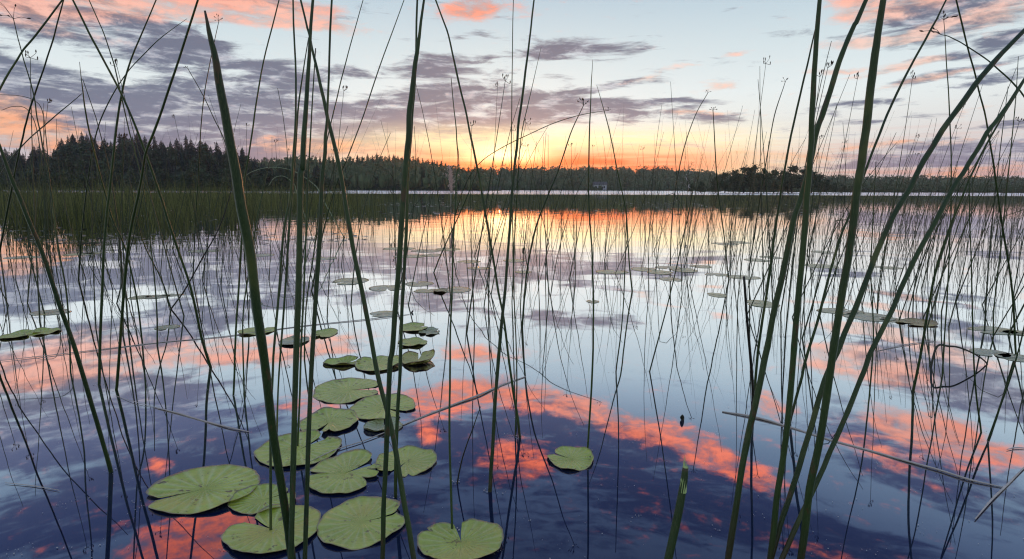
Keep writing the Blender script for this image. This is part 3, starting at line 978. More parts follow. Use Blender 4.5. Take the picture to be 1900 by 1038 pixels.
hero("needle-tipped thin stem ending against the clouds above the left clump of conifers",
     [(147, 115, 1.2), (155, 182, 3), (165, 243, 4), (192, 350, 4), (210, 410, 4), (235, 470, 4), (255, 560, 4), (264, 637, 4)], t0=3.1)
hero("thin stem bowing far right with a bare tip above the conifers",
     [(347, 35, 1), (303, 67, 2), (270, 98, 2.5), (236, 135, 2.5), (202, 189, 3), (179, 246, 3), (165, 320, 3), (152, 430, 3.5), (146, 520, 4)], t0=4.4)
hero("thin stem bowing right from the lower left reed bed",
     [(152, 174, 1.5), (100, 218, 3), (50, 262, 3), (10, 310, 3), (-30, 390, 3.5), (-50, 520, 4)], t0=4.0)
hero("thin stem with a small brown head leaning left over the conifers",
     [(349, 128, 1.5), (374, 172, 2), (398, 222, 2.2), (418, 266, 2.5), (438, 350, 3), (450, 420, 3), (455, 500, 3)], t0=5.5, head=.05)
hero("thin stem with a tiny head just right of the blunt thick tip",
     [(406, 39, 1.5), (391, 111, 2), (379, 175, 2.5), (373, 236, 2.5), (369, 303, 3), (362, 430, 3), (358, 520, 3)], t0=5.2, head=.045)
hero("slim stem leaning right between the thick near stem and the three tall ones",
     [(518, 0, 3), (489, 115, 3.5), (472, 216, 4), (462, 287, 4), (452, 350, 4.5), (447, 468, 5), (438, 610, 5), (435, 690, 5), (433, 734, 5)], t0=2.5)
hero("thin stem leaning right out of the top, foot below the three tall stems",
     [(674, 0, 2), (650, 84, 2.5), (630, 162, 3), (614, 229, 3), (600, 300, 3), (585, 450, 3.5), (568, 570, 3.5), (565, 668, 4)], t0=3.0)
hero("thin stem leaning strongly right over the middle hill",
     [(750, 0, 2), (704, 125, 3), (674, 216, 3), (647, 287, 3), (622, 350, 3.5), (600, 430, 3.5), (578, 540, 4)], t0=4.6)
hero("stout stem of the crossing pair left of the sunset, its foot below the picture",
     [(787, 0, 6), (775, 84, 9), (767, 142, 11), (760, 216, 12), (755, 287, 13), (750, 345, 13), (740, 485, 12), (728, 643, 12), (723, 690, 12), (714, 890, 11), (709, 1038, 11)], 1.38, 1.2, False)
hero("slimmer stem of the crossing pair, foot beside the large centre lily pad",
     [(774, 0, 5), (770, 142, 6), (763, 236, 7), (757, 335, 7.5), (751, 492, 8), (746, 576, 8), (742, 690, 8), (736, 789, 8), (734, 923, 8)], t0=1.7)
hero("thin stem sloping down from upper left across the sunset to centre water",
     [(808, 0, 4), (832, 67, 4.5), (849, 145, 5), (866, 216, 5), (879, 280, 5.5), (892, 345, 6), (910, 451, 6), (923, 529, 6), (935, 595, 6), (947, 690, 6.5), (957, 755, 7), (965, 813, 7)], t0=2.1)
hero("straight stem standing right in front of the setting sun",
     [(991, 0, 4), (981, 84, 5), (971, 162, 6), (962, 236, 6.5), (956, 300, 7), (951, 350, 7), (945, 428, 7), (937, 536, 7.5), (928, 630, 8), (922, 700, 8), (913, 840, 8.5), (909, 912, 9)], t0=1.85)
hero("very thin vertical stem left of the stem before the sun",
     [(952, 0, 2), (950, 162, 2.5), (949, 303, 3), (951, 400, 3), (953, 520, 3), (959, 690, 3.5), (956, 808, 4)], t0=2.2)
hero("thin pointed stem just right of the sun",
     [(1004, 88, 1), (981, 189, 2), (967, 253, 2.5), (961, 330, 3), (955, 440, 3), (950, 560, 3)], t0=4.4)
hero("thin straight stem rising from the lowest lily pad",
     [(837, 145, 2), (846, 243, 3), (850, 303, 3.5), (846, 345, 4), (841, 468, 4.5), (836, 610, 5), (835, 700, 5.5), (834, 806, 6), (839, 983, 6.5)], t0=1.7)
hero("short dark dead stalk slanting out of the water above the lowest pad",
     [(891, 755, 2), (873, 806, 3), (858, 850, 3.5), (848, 898, 4)], t0=1.9, m=M_DARK, group="dead rush stalks")
hero("vertical needle-tipped stem between the sun and the white house",
     [(1100, 111, 1), (1095, 202, 3), (1092, 350, 4), (1096, 430, 4), (1100, 509, 4.5), (1101, 593, 4.5), (1099, 690, 5), (1090, 838, 5)], t0=2.0)
hero("stem with a drooping brown head leaning right above the white strip of water",
     [(1083, 196, 2), (1058, 250, 3), (1035, 320, 3.5), (1020, 355, 4), (994, 424, 4.5), (977, 509, 4.5), (969, 607, 5)], t0=3.8, head=.045)
hero("thin stem leaning left over the house",
     [(1107, 158, 1), (1129, 236, 2.5), (1146, 320, 3), (1161, 391, 3.5), (1166, 468, 3.5), (1173, 541, 4)], t0=5.2)
hero("long thin stem arching right through the glow, head at its tip",
     [(1130, 205, 1.2), (1080, 213, 1.8), (1030, 228, 2), (985, 248, 2), (930, 275, 2), (890, 303, 2), (865, 340, 2), (845, 400, 2.2), (838, 450, 2.4)], t0=8.0, head=.04)
hero("violet upright stem, left of the fan of thick stems at right",
     [(1520, 0, 9), (1511, 135, 11), (1506, 236, 12), (1503, 300, 12.5), (1499, 350, 13), (1491, 451, 13), (1479, 576, 13), (1470, 690, 13), (1459, 806, 13), (1442, 924, 13), (1429, 1038, 13)], 1.42, 1.2, False)
hero("thick stem crossing behind the violet one, leaning right, foot lower left of the fan",
     [(1607, 0, 9), (1584, 50, 10), (1557, 115, 11), (1530, 202, 12), (1515, 243, 12), (1502, 310, 12), (1487, 365, 12), (1469, 424, 12), (1452, 509, 13), (1429, 610, 13), (1415, 690, 14), (1395, 772, 14), (1376, 873, 14), (1352, 1030, 14)], 1.48, 1.3, False)
hero("thickest stem of the fan at right, slanting from top to bottom",
     [(1638, 0, 13), (1624, 101, 16), (1611, 202, 17), (1601, 287, 17), (1592, 345, 17), (1577, 458, 16), (1557, 576, 16), (1540, 690, 16), (1523, 806, 16), (1503, 907, 16), (1486, 1038, 16)], 1.36, 1.1, False)
hero("upper of the two long bowed stems reaching the right edge",
     [(1900, 57, 9), (1853, 105, 11), (1799, 172, 12), (1749, 243, 12), (1708, 310, 12), (1690, 347, 12), (1654, 407, 12), (1614, 502, 12), (1580, 590, 12), (1553, 654, 12), (1530, 708, 12), (1503, 799, 12), (1476, 890, 12), (1452, 960, 12), (1430, 1038, 12)], 1.42, 1.4, False)
hero("lower of the two long bowed stems reaching the right edge",
     [(1900, 148, 7), (1860, 209, 9), (1826, 256, 10), (1799, 303, 10), (1768, 350, 10.5), (1732, 418, 11), (1695, 485, 11), (1658, 569, 11), (1624, 637, 11), (1602, 690, 11), (1574, 762, 11), (1547, 823, 11), (1523, 880, 11), (1489, 951, 11), (1450, 1038, 12)], 1.40, 1.45, False)
hero("medium stem leaning right behind the thickest stem of the fan",
     [(1756, 0, 4), (1732, 47, 5), (1698, 108, 5.5), (1665, 172, 6), (1634, 243, 6), (1607, 314, 6), (1577, 397, 6), (1557, 448, 6.5), (1536, 522, 6.5), (1516, 600, 7), (1496, 664, 7), (1485, 710, 7), (1465, 785, 7)], t0=2.2)
hero("slim stem leaning right with small side buds, left of the fan",
     [(1515, 44, 3), (1496, 128, 4.5), (1479, 202, 5), (1462, 280, 5), (1450, 350, 5.5), (1439, 424, 6), (1425, 529, 6), (1412, 610, 6.5), (1405, 664, 6.5), (1399, 738, 7)], t0=2.4)
hero("broken grey stalk with a square cut top, standing left of the fan",
     [(1381, 514, 6), (1386, 593, 6.5), (1395, 690, 7), (1398, 744, 7)], t0=2.5, m=M_DARK, group="dead rush stalks")
hero("thin stem falling right from the top edge down to the pads at the right edge",
     [(1774, 0, 4), (1796, 88, 4), (1813, 155, 4), (1830, 222, 4), (1843, 303, 4.5), (1849, 345, 4.5), (1860, 421, 5), (1877, 529, 5), (1885, 658, 5)], t0=2.9)
hero("arching stem with a spreading flower head below the top right corner",
     [(1745, 64, 1.5), (1765, 70, 2.5), (1799, 89, 3), (1840, 118, 3.5), (1877, 152, 4), (1910, 195, 4), (1990, 340, 4), (2040, 560, 5)], 2.6, 2.6, False, head=.07)
hero("thin vertical stem with a small head in the gap right of the fan",
     [(1751, 37, 1.5), (1757, 125, 2.5), (1762, 216, 3), (1765, 303, 3), (1764, 400, 3.5), (1761, 480, 3.5), (1756, 576, 3.5), (1748, 700, 4)], t0=2.8, head=.04)
hero("third bowed stem, thinner and darker, below the two long bowed ones",
     [(1900, 152, 4), (1855, 225, 4.5), (1820, 288, 5), (1796, 340, 5), (1766, 414, 5.5), (1739, 492, 6), (1725, 559, 6), (1712, 637, 6.5), (1702, 690, 6.5), (1694, 726, 7)], t0=2.5)
hero("short straight thin stem near the right edge with a pointed tip",
     [(1890, 105, 1.5), (1884, 189, 2), (1877, 263, 2.5), (1868, 350, 3), (1858, 450, 3), (1845, 560, 3), (1843, 628, 3.5)], t0=3.7)
hero("thin stem bending slightly, foot in the purple reflection left of the near stem",
     [(500, 300, 2), (478, 400, 3), (462, 500, 3.5), (450, 600, 3.5), (454, 738, 4)], t0=2.7)
hero("thin upright stem right of the fan, foot in the blue water",
     [(1626, 300, 2), (1619, 420, 3), (1616, 515, 3), (1621, 610, 3.5), (1617, 690, 4), (1611, 750, 4)], t0=2.6)
hero("thin stem with its foot by the fallen straw on the right",
     [(1797, 300, 2), (1800, 420, 3), (1804, 560, 3.5), (1808, 690, 4), (1820, 803, 4.5)], t0=2.2)
hero("thin stem leaning left into the long straw at the lower right",
     [(1960, 380, 3), (1925, 500, 3.5), (1902, 600, 3.5), (1879, 688, 4), (1833, 818, 4.5)], 1.0, 2.1)
hero("thin stem leaning left beside the folded stalk, foot in the white water",
     [(240, 330, 2), (262, 440, 3), (300, 520, 3), (317, 573, 3.5)], t0=4.4)
hero("dark thin stem leaning right, its mirrored half making an arrow shape at left",
     [(432, 345, 2), (408, 420, 3), (375, 480, 3.5), (345, 535, 3.5), (317, 574, 4)], t0=4.4, m=M_DARK)
hero("thin leaning stem crossing the orange reflection left of the sun's streak",
     [(885, 320, 2), (857, 388, 3), (833, 440, 3), (815, 480, 3.5), (805, 506, 3.5)], t0=6)
hero("thin vertical stem before the right side of the glow",
     [(1163, 380, 2), (1160, 480, 3), (1155, 590, 3), (1143, 690, 3.5)], t0=2.9)
hero("thin stem leaning right in the white water at centre right",
     [(1290, 330, 2), (1270, 430, 3), (1240, 560, 3), (1205, 690, 3.5)], t0=3.0)
hero("upright thin stem with a brown head above the tree clump",
     [(1323, 205, 2), (1326, 260, 2.5), (1332, 350, 3), (1345, 450, 3), (1352, 520, 3)], t0=5.3, head=.04)
hero("thin stem leaning right with a small head, left of the tree clump",
     [(1314, 172, 1.5), (1290, 215, 2), (1268, 280, 2.5), (1252, 360, 3), (1245, 440, 3)], t0=8.0, head=.05)
hero("tall thin stem with a small head between the tree clump and the fan",
     [(1457, 152, 1.5), (1437, 215, 2.5), (1425, 280, 2.5), (1410, 370, 3), (1396, 460, 3), (1390, 500, 3)], t0=5.8, head=.04)

# cut green stub near the bottom edge
P, Rd = stem_path([(1272, 868, 13), (1268, 900, 16), (1258, 955, 18), (1240, 1038, 18)], 1.42, 1.40, .4, False)
o0 = P[-1].copy(); P = [p - o0 for p in P]
stub = bpy.data.objects.new("cut_rush_stub", None); COL.objects.link(stub); stub.location = o0
tube_obj("stem", P, Rd, M_STEM, stub, 12)
M_CUT = plant_mat("cut_fibre", (0.46, 0.60, 0.16), (0.62, 0.74, 0.30), 40, .6, .3, .2)
rg = MB(); d = (P[0] - P[1]).normalized()
rnd = random.Random(4)
rg.tube([P[0] - d * .06, P[0] - d * .03, P[0] + d * .002], [Rd[0] * 1.32, Rd[0] * 1.16, Rd[0] * .8], 10)
for k in range(11):
    a = 6.283 * k / 11; r = Rd[0] * .9
    b0 = P[0] - d * .012 + Vector((math.cos(a), math.sin(a), 0)) * r
    hh = .016 + .03 * max(0, math.cos(a - 2.6)) + rnd.uniform(0, .008)
    tgt = Vector((-math.sin(a), math.cos(a), 0)) * .003
    rg.tri(b0 - tgt, b0 + tgt, b0 + d * hh)
    rg.tri(b0 - tgt, b0 + tgt, b0 + d * hh * .5 - Vector((math.cos(a), math.sin(a), 0)) * r * .5)
rg.build("frayed_top", M_CUT, stub, smooth=False)
tag(stub, "short thick cut rush stub with frayed pale green top at the bottom edge", "rush stub")

# folded stalk whose upper part arches back into the water (right)
A = on_water(1727, 682); B = on_water(1832, 676)
mid1 = at(1739, 643, water_t(1727, 682) * 1.0); mid2 = at(1779, 645, (water_t(1727, 682) + water_t(1832, 676)) / 2 * .99); mid3 = at(1810, 658, water_t(1832, 676) * .99)
Pt = [A - Vector((0, 0, .1)), A, mid1, (mid1 + mid2) / 2 + Vector((0, 0, .004)), mid2, mid3, B, B - Vector((-.01, 0, .06))]
arch = tube_obj("folded_rush_stalk", [p - A for p in Pt], [.006, .006, .0058, .0055, .005, .0045, .004, .004], M_DARK, sub=4)
arch.location = A
tag(arch, "dark folded stalk arching back into the water, making a loop with its mirror image", "rush stalk", "dead rush stalks")
for (pts_, lab) in (([(1322, 1000), (1440, 905), (1530, 922), (1620, 965), (1680, 1010)], None),):
    pass
for (xy, lab) in ((((445, 334), (470, 318), (505, 311), (545, 318), (585, 345), (600, 372)), "pale stem bowed into a low arch in front of the dark hill, the larger one"),
                  (((498, 345), (510, 330), (528, 328), (545, 342), (552, 362)), "pale stem bowed into a low arch in front of the dark hill, the smaller one"),
                  (((0, 176), (35, 178), (62, 186), (78, 205), (86, 260), (92, 340), (100, 470)), "thin stem nodding to the left at the left edge"),
                  (((3, 205), (25, 198), (50, 203), (68, 240), (80, 330), (84, 440)), "thinner stem nodding to the left edge, just under the other nodding one")):
    last = xy[-1]
    t_ = water_t(last[0], last[1]) if last[1] > 420 else 12.0
    hero(lab, [(x, y, 1.2 + 1.6 * k / len(xy)) for k, (x, y) in enumerate(xy)], t_, t_ * .97, last[1] > 420, m=M_STEM_PALE if 'pale' in lab else M_STEM_FAR, group="bowed thin stems")

# a pale grass plume and a leafy weed standing in the reed bed
pl = bpy.data.objects.new("grass_plume", None); COL.objects.link(pl)
base = at(836, 372, 24.0); base.z = 0; pl.location = base
top = at(838, 312, 24.0) - base
MB().tube([(0, 0, -.1), (0.02, 0, top.z * .5), (.03, 0, top.z * .8)], [.016, .014, .01], 5).build("stem", M_STRAW, pl)
pm = MB(); rnd = random.Random(9)
for k in range(300):
    s = rnd.random() ** 1.2
    a = rnd.uniform(0, 6.28); L = (.12 + .34 * (k % 7 == 0)) * math.sin(math.pi * min(s * .9 + .1, 1)) * rnd.uniform(.3, 1)
    p0 = Vector((.03 + (-.22 if s > .75 else 0) * (s - .75) * 2, 0, top.z * (.45 + .6 * s)))
    p1 = p0 + Vector((math.cos(a) * L * .8, math.sin(a) * L * .8, L * .5))
    pm.tri(p0 - Vector((.012, 0, 0)), p0 + Vector((.012, 0, 0)), p1)
    pm.tri(p1 - Vector((.02, 0, .015)), p1 + Vector((.02, .01, 0)), p1 + Vector((0, 0, .05)))
pm.build("plume", M_PLUME, pl, smooth=False)
tag(pl, "pale peach feathery grass plume standing in the reeds where the hill meets the sunset", "grass plume")
for (bx, by, tx, ty, t, lab) in ((730, 372, 730, 303, 20.0, "spiky leafy weed standing in the reeds just left of the crossing pair of stems"), (60, 395, 64, 385, 14.0, None), (1274, 372, 1276, 305, 22.0, "pale bent-leaved grass standing before the low ridge, right of the white house")):
    if not lab: continue
    b0 = at(bx, by, t); b0.z = 0; e = bpy.data.objects.new("marsh_plant", None); COL.objects.link(e); e.location = b0
    tz = (at(tx, ty, t) - b0).z
    MB().tube([(0, 0, -.1), (.01, 0, tz * .6), (0, 0, tz)], [.014, .011, .004], 5).build("stem", M_STEM_FAR, e)
    for k in range(11):
        z0 = tz * (.35 + .055 * k); a = k * 2.4; L = .38 * (1.1 - k * .06)
        lf = MB(); c, s_ = math.cos(a), math.sin(a); w = .022; q_ = Vector((-s_, c, 0)) * w
        p0 = Vector((0, 0, z0)); p1 = p0 + Vector((c * L * .5, s_ * L * .5, L * .55)); p2 = p0 + Vector((c * L, s_ * L, L * .35))
        lf.quad(p0 - q_ * .4, p0 + q_ * .4, p1 + q_, p1 - q_); lf.tri(p1 - q_, p1 + q_, p2)
        lf.build("leaf", M_STEM_FAR if bx < 1000 else M_STRAW, e, smooth=False)
    tag(e, lab, "marsh plant")

# ------------------------------------------------------------------ lily pads


def pad_shader(t, gg, hue=(0.32, 0.40, 0.030), hue2=(0.54, 0.60, 0.080), rim=(0.46, 0.34, 0.20), rough0=.27, spec=.6):
    tcn = N(t, 'ShaderNodeTexCoord'); oi = N(t, 'ShaderNodeObjectInfo')
    pos = N(t, 'ShaderNodeNewGeometry').outputs['Position']
    av = N(t, 'ShaderNodeAttribute'); av.attribute_name = 'vein'
    ar = N(t, 'ShaderNodeAttribute'); ar.attribute_name = 'rim'
    n1 = gg.noise(pos, 9.0, 5, 0.6); n2 = gg.noise(pos, 55.0, 4, 0.6); n3 = gg.noise(pos, 22.0, 3, 0.7)
    c = gg.mix(gg.step(n1, .32, .68), hue, hue2)
    c = gg.mix(gg.step(gg.noise(pos, 4.0, 3, .6), .5, .8, 0.0, .55), c, (0.42, 0.40, 0.08))
    c = gg.mix(gg.m('MULTIPLY', gg.step(n2, .45, .75), .35), c, (0.18, 0.25, 0.035))
    c = gg.mix(gg.m('MULTIPLY', av.outputs['Fac'], .85), c, (0.62, 0.66, 0.26))
    c = gg.mix(gg.m('MULTIPLY', gg.step(n3, .61, .66), .85), c, (0.10, 0.055, 0.02))
    n4 = gg.noise(gg.vm('ADD', pos, (3.0, 5.0, 0.0)), 3.2, 4, 0.65)
    c = gg.mix(gg.step(n4, .53, .70, 0, .8), c, (0.56, 0.46, 0.08))
    rimf = gg.step(gg.m('ADD', ar.outputs['Fac'], gg.m('MULTIPLY', gg.m('SUBTRACT', n3, .5), .16)), .955, .99)
    c = gg.mix(rimf, c, rim)
    c = gg.mix(gg.m('MULTIPLY', oi.outputs['Random'], .42), c, (0.46, 0.45, 0.09))
    h = gg.m('ADD', gg.m('MULTIPLY', n2, .0030), gg.m('MULTIPLY', n1, .010))
    h = gg.m('ADD', h, gg.m('MULTIPLY', av.outputs['Fac'], .0030))
    return principled(t, gg, c, gg.m('MULTIPLY_ADD', n1, .25, rough0 - .1), spec, bump(t, h, 1.0, 1.0))


M_PAD = mat("lily_pad", pad_shader)
M_PAD_GREY = mat("lily_pad_wet", lambda t, gg: pad_shader(t, gg, (0.26, 0.29, 0.17), (0.44, 0.46, 0.32), (.2, .13, .08), .16, 1.0))
M_PAD_YEL = mat("lily_pad_yellow", lambda t, gg: pad_shader(t, gg, (0.40, 0.36, 0.06), (0.5, 0.46, 0.10), (0.24, 0.06, 0.03)))
M_PAD_BRN = mat("lily_pad_brown", lambda t, gg: pad_shader(t, gg, (0.34, 0.16, 0.06), (0.50, 0.28, 0.12), (0.22, 0.09, 0.04)))


def pad_mesh(name, rx, ry, rot, notch, seed, m, nseg=154, nring=12, tears=(), curl=.75, fold=0.0, lift=.004, notch_w=.16, amp=1.0):
    """notch: picture direction (degrees, 0 = right, 90 = away) of the cleft; tears: (angle, half width, inner radius)"""
    rnd = random.Random(seed)
    ph = [rnd.uniform(0, 6.28) for _ in range(8)]
    V, Fc, vein, rim = [], [], [], []
    nv = 22
    gap = notch_w
    curl_dir = rnd.uniform(0, 6.28)

    def outline(th):
        r = 1 + .020 * math.sin(3 * th + ph[0]) + .014 * math.sin(5 * th + ph[1]) + .010 * math.sin(9 * th + ph[2]) + .006 * math.sin(17 * th + ph[3])
        # lobes rounded beside the cleft
        u = min(th, 2 * math.pi - th)
        r *= 1 - .20 * math.exp(-(u / .16) ** 2)
        for (ta, tw, ti) in tears:
            d_ = abs((th - ta + math.pi) % (2 * math.pi) - math.pi)
            if d_ < tw: r *= ti + (1 - ti) * (d_ / tw) ** .55
        return r
    for j in range(nring + 1):
        s = (j / nring) ** .85 if j < nring else 1.0
        for i in range(nseg + 1):
            th = 2 * math.pi * i / nseg
            # the cleft narrows towards the middle
            g_ = gap * (.35 + .65 * s)
            tt = g_ + (2 * math.pi - 2 * g_) * i / nseg
            ro = outline(th)
            a = tt + R(notch)
            x = math.cos(a) * ro * s; y = math.sin(a) * ro * s
            vv = abs(math.sin(th * nv / 2)) ** 5
            vv *= min(1, s * 2.2) * (1 - .5 * s)
            z = lift * .6
            z += .0035 * math.sin(2 * th + ph[4]) * s * s + .0025 * math.sin(5 * th + ph[5]) * s ** 3
            z += .0022 * (abs(math.sin(th * nv / 4 + ph[6])) - .5) * s * (1.2 - s)
            z += .0020 * mnoise.noise(Vector((x * 3.1 + seed, y * 3.1, 0)))
            z -= .004 * (1 - s) ** 2
            edge = max(0, (s - .86) / .14)
            cw = .5 + .5 * math.sin(th * 2 + curl_dir) * math.sin(th * 3.3 + ph[7])
            z += edge ** 1.6 * .012 * curl * (cw + .25)
            if fold: z += fold * max(0, math.sin(a + 1.1)) ** 3 * s ** 2 + fold * .5 * abs(math.sin(1.5 * a + .6)) * s ** 2
            z = max(z * amp, .0012)
            V.append((x * rx, y * ry, z)); vein.append(vv); rim.append(s)
    W1 = nseg + 1
    for j in range(nring):
        for i in range(nseg):
            a = j * W1 + i
            Fc.append((a, a + W1, a + W1 + 1, a + 1))
    # wet lower skirt so the leaf has thickness where it meets the water
    b = len(V)
    for i in range(W1):
        x, y, z = V[nring * W1 + i]
        V.append((x * .985, y * .985, max(z - .003 * amp, -.002))); vein.append(0); rim.append(1)
    for i in range(nseg): Fc.append((nring * W1 + i, b + i, b + i + 1, nring * W1 + i + 1))
    o = mesh_obj(name, V, Fc, m, attrs={'vein': vein, 'rim': rim})
    return o


pad_no = [0]


def pad(x, y, rx, ry, notch, label, m=None, z=0.0, tilt=(0, 0), group=None, **kw):
    c = on_water(x, y); t = water_t(x, y)
    wx = rx * t / F
    wy = abs(on_water(x, y - ry).y - on_water(x, y + ry).y) / 2
    wy = min(max(wy, wx * .6), wx * 1.5)
    pad_no[0] += 1
    o = pad_mesh("lily_pad", wx, wy, 0, notch, 40 + pad_no[0], m or M_PAD, **kw)
    o.location = (c.x, c.y, z); o.rotation_euler = (tilt[0], tilt[1], 0)
    return tag(o, label, "lily pad", group)


NEAR = "large green lily pads in the left foreground"
pad(380, 908, 98, 46, 212, "largest lily pad, bright green with a long dark crease, at the left of the group", group=NEAR, notch_w=.05)
pad(488, 929, 60, 26, 40, "half covered lily pad tucked against the right side of the largest one", group=NEAR, z=.001, notch_w=.06)
pad(507, 985, 85, 47, 150, "broad dull green pad at the bottom with stems rising through it", group=NEAR, z=.002)
pad(672, 969, 79, 48, 20, "large round pad at bottom centre crossed by the leaning stem", group=NEAR, curl=.6, notch_w=.05)
pad(555, 835, 76, 33, 60, "oval pad pierced by a thin stem, behind the thick near stem", group=NEAR)
pad(641, 878, 66, 40, 35, "torn pad with deep lobes in the middle of the group", group=NEAR, tears=((2.6, .14, .35), (5.35, .22, .55), (5.9, .12, .5)), curl=.8, notch_w=.2)
pad(753, 858, 56, 27, 250, "pad with a ragged cleft towards the viewer, right of the crossing pair", group=NEAR, curl=.7, tears=((.5, .12, .75),))
pad(612, 785, 51, 24, 260, "smaller pad overlapping the oval one from behind, with a small torn flap", group=NEAR, z=.004, tears=((.35, .2, .7),))
pad(646, 725, 62, 23, 10, "wide pale pad at the back of the near group", group=NEAR, curl=.5)
pad(712, 758, 60, 24, 330, "round ribbed pad just right of the wide pale one", group=NEAR, z=.003, curl=.5)
pad(711, 792, 36, 13, 90, "small dark dished pad half under the straw", M_PAD_GREY, group=NEAR, curl=1.0)
pad(702, 676, 42, 15, 120, "folded green and yellow pad on the water behind the group", group=NEAR, curl=1.0, fold=.006)
pad(636, 674, 36, 7, 20, "narrow curled pad left of the folded one", group=NEAR, fold=.010, curl=1.0)
pad(775, 669, 31, 12, 90, "yellowing pad with upturned red-brown edges", M_PAD_YEL, group=NEAR, fold=.022, curl=1.6)
pad(764, 637, 28, 8, 200, "small pale pad beside the crossing pair, lower of two", group=NEAR)
pad(768, 609, 27, 8, 30, "small pale pad beside the crossing pair, upper of two", group=NEAR)
pad(797, 617, 20, 6, 20, "tiny torn grey-brown leaf right of the upper small pad", M_PAD_GREY, group=NEAR, tears=((2, .4, .4), (4, .3, .5)))
pad(856, 1008, 80, 40, 100, "crumpled pad at the bottom edge, folded up in the middle", group=NEAR, fold=.012, curl=.8, notch_w=.12, tears=((.9, .10, .8),))
pad(1059, 852, 43, 22, 148, "single small round pad floating alone in the dark water at centre right", curl=.7, notch_w=.09)
pad(38, 622, 26, 9, 0, "left half of the pair of joined pads near the left edge", group="pads near the left edge")
pad(80, 617, 26, 7, 180, "right half of the pair of joined pads near the left edge", group="pads near the left edge")
pad(476, 615, 32, 8, 80, "yellow-green pad touching the thick near stem halfway up", group="pads behind the thick near stem")
pad(546, 634, 26, 9, 80, "grey wet pad behind the tall stems", M_PAD_GREY, group="pads behind the thick near stem")
pad(602, 620, 23, 8, 200, "small green pad with a torn edge right of the tall stems", group="pads behind the thick near stem", tears=((1, .4, .6),))
MIDG = "smaller lily pads farther out"
midpads = [
    (310, 608, 21, 5, "thin pale pad alone left of the near stem"), (95, 580, 34, 6, "grey pad in the white reflection near the left edge"),
    (262, 552, 20, 4, "left one of three flat pads in the bright water at left"), (290, 551, 22, 4, "middle one of three flat pads in the bright water at left"), (318, 548, 20, 3, "right one of three flat pads in the bright water at left"),
    (650, 522, 32, 7, "grey flat pad left of the crossing pair"), (718, 535, 33, 6, "grey flat pad touching the crossing pair on its left"), (778, 527, 26, 5, "upper grey flat pad right of the crossing pair"),
    (790, 540, 22, 4, "lower grey flat pad right of the crossing pair"), (848, 538, 26, 6, "grey pad beside the brown curled leaf"), (712, 583, 26, 6, "upturned dark-rimmed pad under the crossing pair"),
    (1330, 548, 17, 5, "small lone pad below the leaf line at centre right"), (1413, 564, 30, 7, "pale pad beside the broken grey stalk"), (1100, 560, 12, 3, "tiny pad in the middle of the white water"),
    (1560, 578, 42, 6, "pad left of the orange leaf on the right side"), (1610, 588, 44, 9, "broad grey pad next to the orange leaf"), (1655, 594, 22, 5, "small pad touching the orange leaf"),
    (1845, 614, 44, 8, "long grey pad near the right edge, upper"), (1890, 618, 30, 6, "grey pad cut by the right edge"), (1840, 656, 34, 9, "ragged wet pad near the right edge, lower left"), (1885, 664, 32, 9, "ragged wet pad at the right edge, lower right"),
    (1135, 505, 30, 4, "leftmost pad of the long line at centre right"), (1195, 500, 24, 4, "second pad of the long line at centre right"), (1225, 506, 24, 4, "third pad of the long line, slightly nearer"), (1240, 497, 24, 3, "fourth pad of the long line, slightly farther"),
    (1270, 502, 24, 4, "fifth pad of the long line at centre right"), (1245, 519, 20, 4, "lone pad just below the long line"), (1330, 510, 22, 3, "pad of the long line under the ridge's end"), (1380, 515, 30, 4, "right end pad of the long line"), (1300, 495, 20, 3, "pad touching the back of the long line"),
    (1345, 453, 24, 2.5, "far flat pad in the yellow reflection, left one"), (1372, 450, 20, 2.5, "far flat pad in the yellow reflection, right one"), (1405, 483, 24, 3, "flat pad left of the slim budded stem"), (1430, 478, 18, 3, "flat pad right behind the slim budded stem"),
    (1520, 494, 32, 4, "flat pad between two thick stems of the fan"), (1645, 497, 26, 3, "flat pad under the bowed stems"), (1525, 468, 18, 2.5, "small flat pad in the fan of thick stems"),
    (740, 462, 30, 3, "leftmost of the far pads under the middle hill's reflection"), (790, 466, 28, 3, "far pad under the middle hill's reflection, second"), (830, 463, 24, 3, "far pad under the middle hill's reflection, third"), (760, 476, 30, 3, "far pad nearer by a step, left"), (800, 474, 20, 3, "far pad nearer by a step, right"),
    (870, 486, 22, 3, "far pad left of the sun's streak"), (890, 498, 24, 2.5, "pinkish far pad left of the sun's streak, nearer"), (955, 484, 22, 3, "far pad under the sun's streak"), (970, 505, 16, 2.5, "small far pad right of the sun's streak"),
    (45, 478, 34, 3, "pale flat pad in the orange reflection at the left edge"), (150, 472, 28, 3, "pale flat pad left of the leaning stem"), (175, 470, 20, 2.5, "small pale pad beside the leaning stem"),
    (380, 466, 30, 3, "flat pad behind the thick near stem, left"), (485, 474, 24, 3, "flat pad behind the thick near stem, right"), (600, 480, 24, 3, "flat pad behind the rightmost tall stem"),
]
for i, (x, y, rx, ry, lab) in enumerate(midpads):
    rnd = random.Random(i)
    pad(x, y, rx, ry, rnd.uniform(0, 360), lab, M_PAD_GREY, group=MIDG, nseg=36, nring=5, amp=.22, curl=rnd.uniform(.2, .9), tears=((rnd.uniform(1, 5), .3, .8),))
pad(1700, 600, 34, 7, 200, "orange-brown dying leaf among the grey pads at right", M_PAD_BRN, fold=.004, curl=.8, group=MIDG)
pad(818, 541, 14, 4, 0, "small brown curled leaf between grey pads at centre", M_PAD_BRN, fold=.005, curl=1, nseg=36, nring=5, group=MIDG)
pad(404, 578, 5, 3, 0, "tiny brown leaf stuck by the near stem", M_PAD_BRN, fold=.012, nseg=24, nring=4, group=MIDG) if False else None

# curled dead leaves standing out of the water


